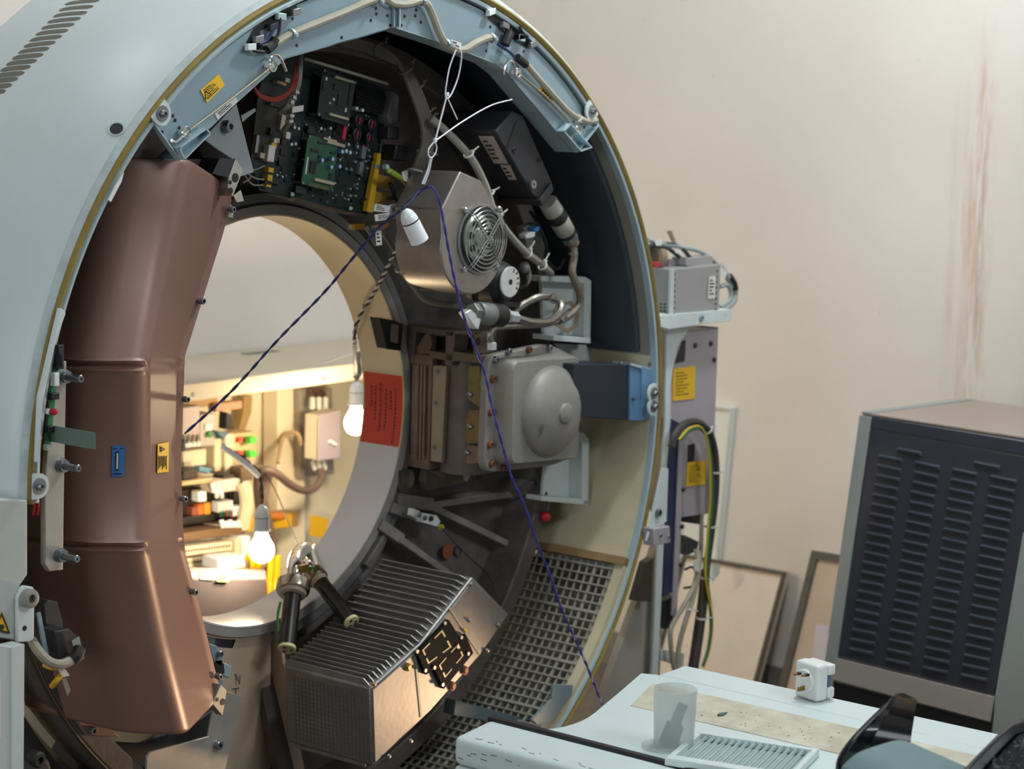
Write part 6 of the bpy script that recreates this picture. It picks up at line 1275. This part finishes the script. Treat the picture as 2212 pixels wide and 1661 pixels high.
g0, g1, g2 = Z(1507, 1595, zT), Z(1770, 1634, zT), Z(1560, 1692, zT); gu_ = g1-g0; gv = (g2-g0); gun = gu_.normalized(); gvn = (gv-gun*gv.dot(gun)).normalized(); gl, gw2 = gu_.length, gv.length
z0 = V((0, 0, .001)); hh = V((0, 0, .013))
for o, a, b in ((g0, gun*gl, gvn*.012), (g0+gvn*(gw2*.62), gun*gl, gvn*.022), (g0+gvn*.0125, gun*.010, gvn*(gw2*.62-.013)), (g1-gun*.010+gvn*.0125, gun*.010, gvn*(gw2*.62-.013))): MB().obox(o+z0, a, b, hh).build('frame_bar', plast, gT, bev=.0015)
for i in range(16):
    o = g0+gun*(.016+(gl-.032)*i/15)+gvn*.01+z0+V((0, 0, .002)); MB().obox(o, gun*.0052+V((0, 0, .004)), gvn*(gw2*.6), V((0, 0, .006))).build('slat', plast, gT, smooth=False)
PG = thing('wall_plug', 'white three-pin travel adaptor standing on its edge on the table', 'plug adaptor', Z(1764, 1519, zT))
k0, k1, k2 = Z(1764, 1519, zT+.001), Z(1714, 1503, zT+.001), Z(1800, 1509, zT+.001)
eu = (k1-k0); ev = (k2-k0); eun = eu.normalized(); evn = (ev-eun*ev.dot(eun)).normalized(); hz = V((0, 0, .069)); eul = eu.length; evl = min(ev.length, .06)
MB().obox(k0, eun*eul, evn*evl*.62, hz).build('body', white, PG, bev=.007, seg=4)
for z in (.003, .046): MB().obox(k0+evn*evl*.6+V((0, 0, z)), eun*eul, evn*evl*.4, V((0, 0, .020))).build('rear_lug', white, PG, bev=.004, seg=3)
MB().obox(k0+evn*evl*.6+eun*.006+V((0, 0, .02)), eun*(eul-.012), evn*evl*.3, V((0, 0, .03))).build('blue_ring', mat('slate_blue', '5b6f8c', .5), PG, bev=.003)
fn = -evn; fc = k0+eun*eul*.5+V((0, 0, .036))
MB().spin(fc, fn, [(.021, -.004), (.021, .004), (.019, .006)], 32).build('round_boss', white, PG)
gldm = mat('brass_pin', '9a7d3c', .3, .9)
for (du, dz, w, h_) in ((-.009, .012, .0055, .0035), (.011, .014, .0055, .0035), (.002, -.013, .004, .008)):
    b = fc+eun*(-du)+V((0, 0, dz))+fn*.005
    pn = MB().obox(b-eun*w/2-V((0, 0, h_/2)), eun*w, V((0, 0, h_)), fn*.017).build('pin', gldm, PG, bev=.0005)
    if dz > 0: MB().obox(b-eun*(w/2+.0003)-V((0, 0, h_/2+.0003)), eun*(w+.0006), V((0, 0, h_+.0006)), fn*.009).build('pin_sleeve', black, PG, smooth=False)
HD = thing('head_rest', 'glossy black curved head rest with a grey cushion at the right end of the table', 'head rest', Z(1950, 1661, zT))
gloss = mat('glossy_black', '15171b', .16)
Lp = [(1806, 1720), (1808, 1680), (1812, 1640), (1835, 1602), (1875, 1559), (1915, 1520), (1936, 1500)]; Rp = [(1955, 1720), (1962, 1680), (1965, 1640), (1967, 1605), (1972, 1570), (1978, 1530), (1981, 1512)]
Lq = path([Y(a, b, -1.16-.006*i) for i, (a, b) in enumerate(Lp)], 4); Rq = path([Y(a, b, -1.24-.004*i) for i, (a, b) in enumerate(Rp)], 4)
Mq = [(a+b)/2+V((.012, .018, 0)) for a, b in zip(Lq, Rq)]; th = V((-.004, -.0055, .002))
tipm = (Lq[-1]+Rq[-1])/2+V((0, 0, .007))
rings = [[a, mm, b, b-th, mm-th, a-th] for a, mm, b in zip(Lq, Mq, Rq)]; rings.append([tipm.lerp(p, .55) for p in rings[-1]])
MB().loft(rings).build('wing', gloss, HD, bev=.0015, ang=40)
rim_ = [a+V((-.002, -.004, 0)) for a in Lq]; MB().tube(rim_, .0042, 8, 1).build('wing_edge', gloss, HD)
cq = [(1815, 1655), (1850, 1625), (1900, 1606), (1942, 1597), (1985, 1612), (2015, 1640), (2040, 1670)]
ct0 = [Y(a, b, -1.245-.01*i) for i, (a, b) in enumerate(cq)]
ct0 = path(ct0, 5); r0 = [[p, p+V((-.03, -.10, -.006)), p+V((-.06, -.16, -.03)), p+V((-.06, -.16, -.06)), p+V((.0, .0, -.045))] for p in ct0]
MB().loft(r0).build('cushion', mat('slate_cushion', '6d8488', .75, 0, .08, 40, .2, 90), HD, bev=.004, ang=50)
wq = [(2086, 1668), (2120, 1632), (2160, 1592), (2190, 1566), (2214, 1557), (2260, 1560), (2270, 1700), (2080, 1720)]
wp_ = pl(wq, -1.42); MB().prism(wp_, (.004, .008, 0)).build('wing', gloss, HD, bev=.002)
MB().prism([p+V((0, -.002, 0)) for p in pl([(2122, 1668), (2165, 1620), (2200, 1585), (2230, 1578), (2240, 1720), (2110, 1720)], -1.42)], (0, -.003, 0)).build('fluffy_lining', mat('fluff', '3a3b3d', .95, 0, 0, 120, .9, 180, hx2='0e0f10'), HD, bev=.001)
hair = MB(); rnd = random.Random(6)
for i in range(70):
    a, b = rnd.uniform(2135, 2225), rnd.uniform(1590, 1661)
    if b < 1590+(2200-a)*.9: continue
    p = Y(a, b, -1.428); q_ = p+V((rnd.uniform(-.006, .006), -.002, rnd.uniform(-.005, .006))); hair.tube([p, (p+q_)/2+V((rnd.uniform(-.003, .003), -.003, rnd.uniform(-.003, .003))), q_], .0003, 4, 3)
hair.build('fluff', mat('fluff_light', '9a9d9d', .9), HD)
# ------------------------------------------------------------------ light
def area(name, loc, tgt, sx, sy, watts, colr):
    l = bpy.data.lights.new(name, 'AREA'); l.shape = 'RECTANGLE'; l.size = sx; l.size_y = sy; l.energy = watts; l.color = colr
    o = bpy.data.objects.new(name, l); COL.objects.link(o); o.location = loc; o.rotation_euler = (V(tgt)-V(loc)).to_track_quat('-Z', 'Y').to_euler(); return o
def bulb(name, loc, watts, r, colr):
    l = bpy.data.lights.new(name, 'POINT'); l.energy = watts; l.shadow_soft_size = r; l.color = colr
    o = bpy.data.objects.new(name, l); COL.objects.link(o); o.location = loc
bulb('ceiling_lamp', (.7, -.6, 2.95), 74, .10, (.88, .96, 1))
bulb('ceiling_lamp', (-.85, .42, 3.0), 8, .09, (.90, .97, 1))
area('front_lamp', (.2, -3.3, 3.0), (-.4, -.2, .8), 1.0, .3, 30, (.90, .96, 1))
area('left_fill_light', (-4.2, -.8, 1.7), (0, -.5, 1.2), 1.6, 1.4, 35, (.88, .95, 1))  # added area light brightening the shell from the left; no window behind it
sl = bpy.data.lights.new('work_lamp', 'SPOT'); sl.energy = 62; sl.shadow_soft_size = .05; sl.color = (1, .67, .40); sl.spot_size = math.radians(36); sl.spot_blend = .9
so = bpy.data.objects.new('work_lamp', sl); COL.objects.link(so); so.location = (1.0, -.35, .15); so.rotation_euler = (V((-.6, .1, .78))-V((1.0, -.35, .15))).to_track_quat('-Z', 'Y').to_euler()
w = bpy.data.worlds.new('daylight'); sc.world = w; w.use_nodes = True
w.node_tree.nodes['Background'].inputs[0].default_value = (.80, .90, 1, 1); w.node_tree.nodes['Background'].inputs[1].default_value = .20
sc.view_settings.view_transform = 'Standard'; sc.view_settings.look = 'None'; sc.view_settings.exposure = 0; sc.view_settings.gamma = 1; sc.view_settings.use_curve_mapping = False

GROUPS = {'hanging_bulb': 'lit bulbs hanging behind the bore', 'cable_tie': 'chain of white cable ties', 'cable_plug': 'pair of cable plugs', 'leaning_panel': 'framed panels leaning on the right wall',
          'terminal_strip': 'terminal strips in the bay', 'yellow_cable': 'yellow cable loops', 'yellow_strap': 'yellow straps', 'cable_tag': 'white cable tags of the rack', 'white_bracket': 'white brackets on the inner wall',
          'tan_contactor': 'tall cream contactors', 'blue_clip': 'blue clips in the bay', 'power_cable': 'cables of the grey power supply', 'rack_cable': 'rack cables', 'earth_cable': 'earth cable strands', 'breaker_cable': 'cables of the electrical bay',
          'hose_coupling': 'hose couplings', 'braided_hose': 'cooling hoses', 'twisted_wire': 'twisted wires from the white ties', 'beige_cable_bundle': 'beige rack cables', 'white_connector': 'white parts on the dark rack'}
for o in sc.objects:
    if o.parent is None and 'category' in o and 'group' not in o:
        g_ = GROUPS.get(o.name.split('.')[0])
        if g_: o['group'] = g_
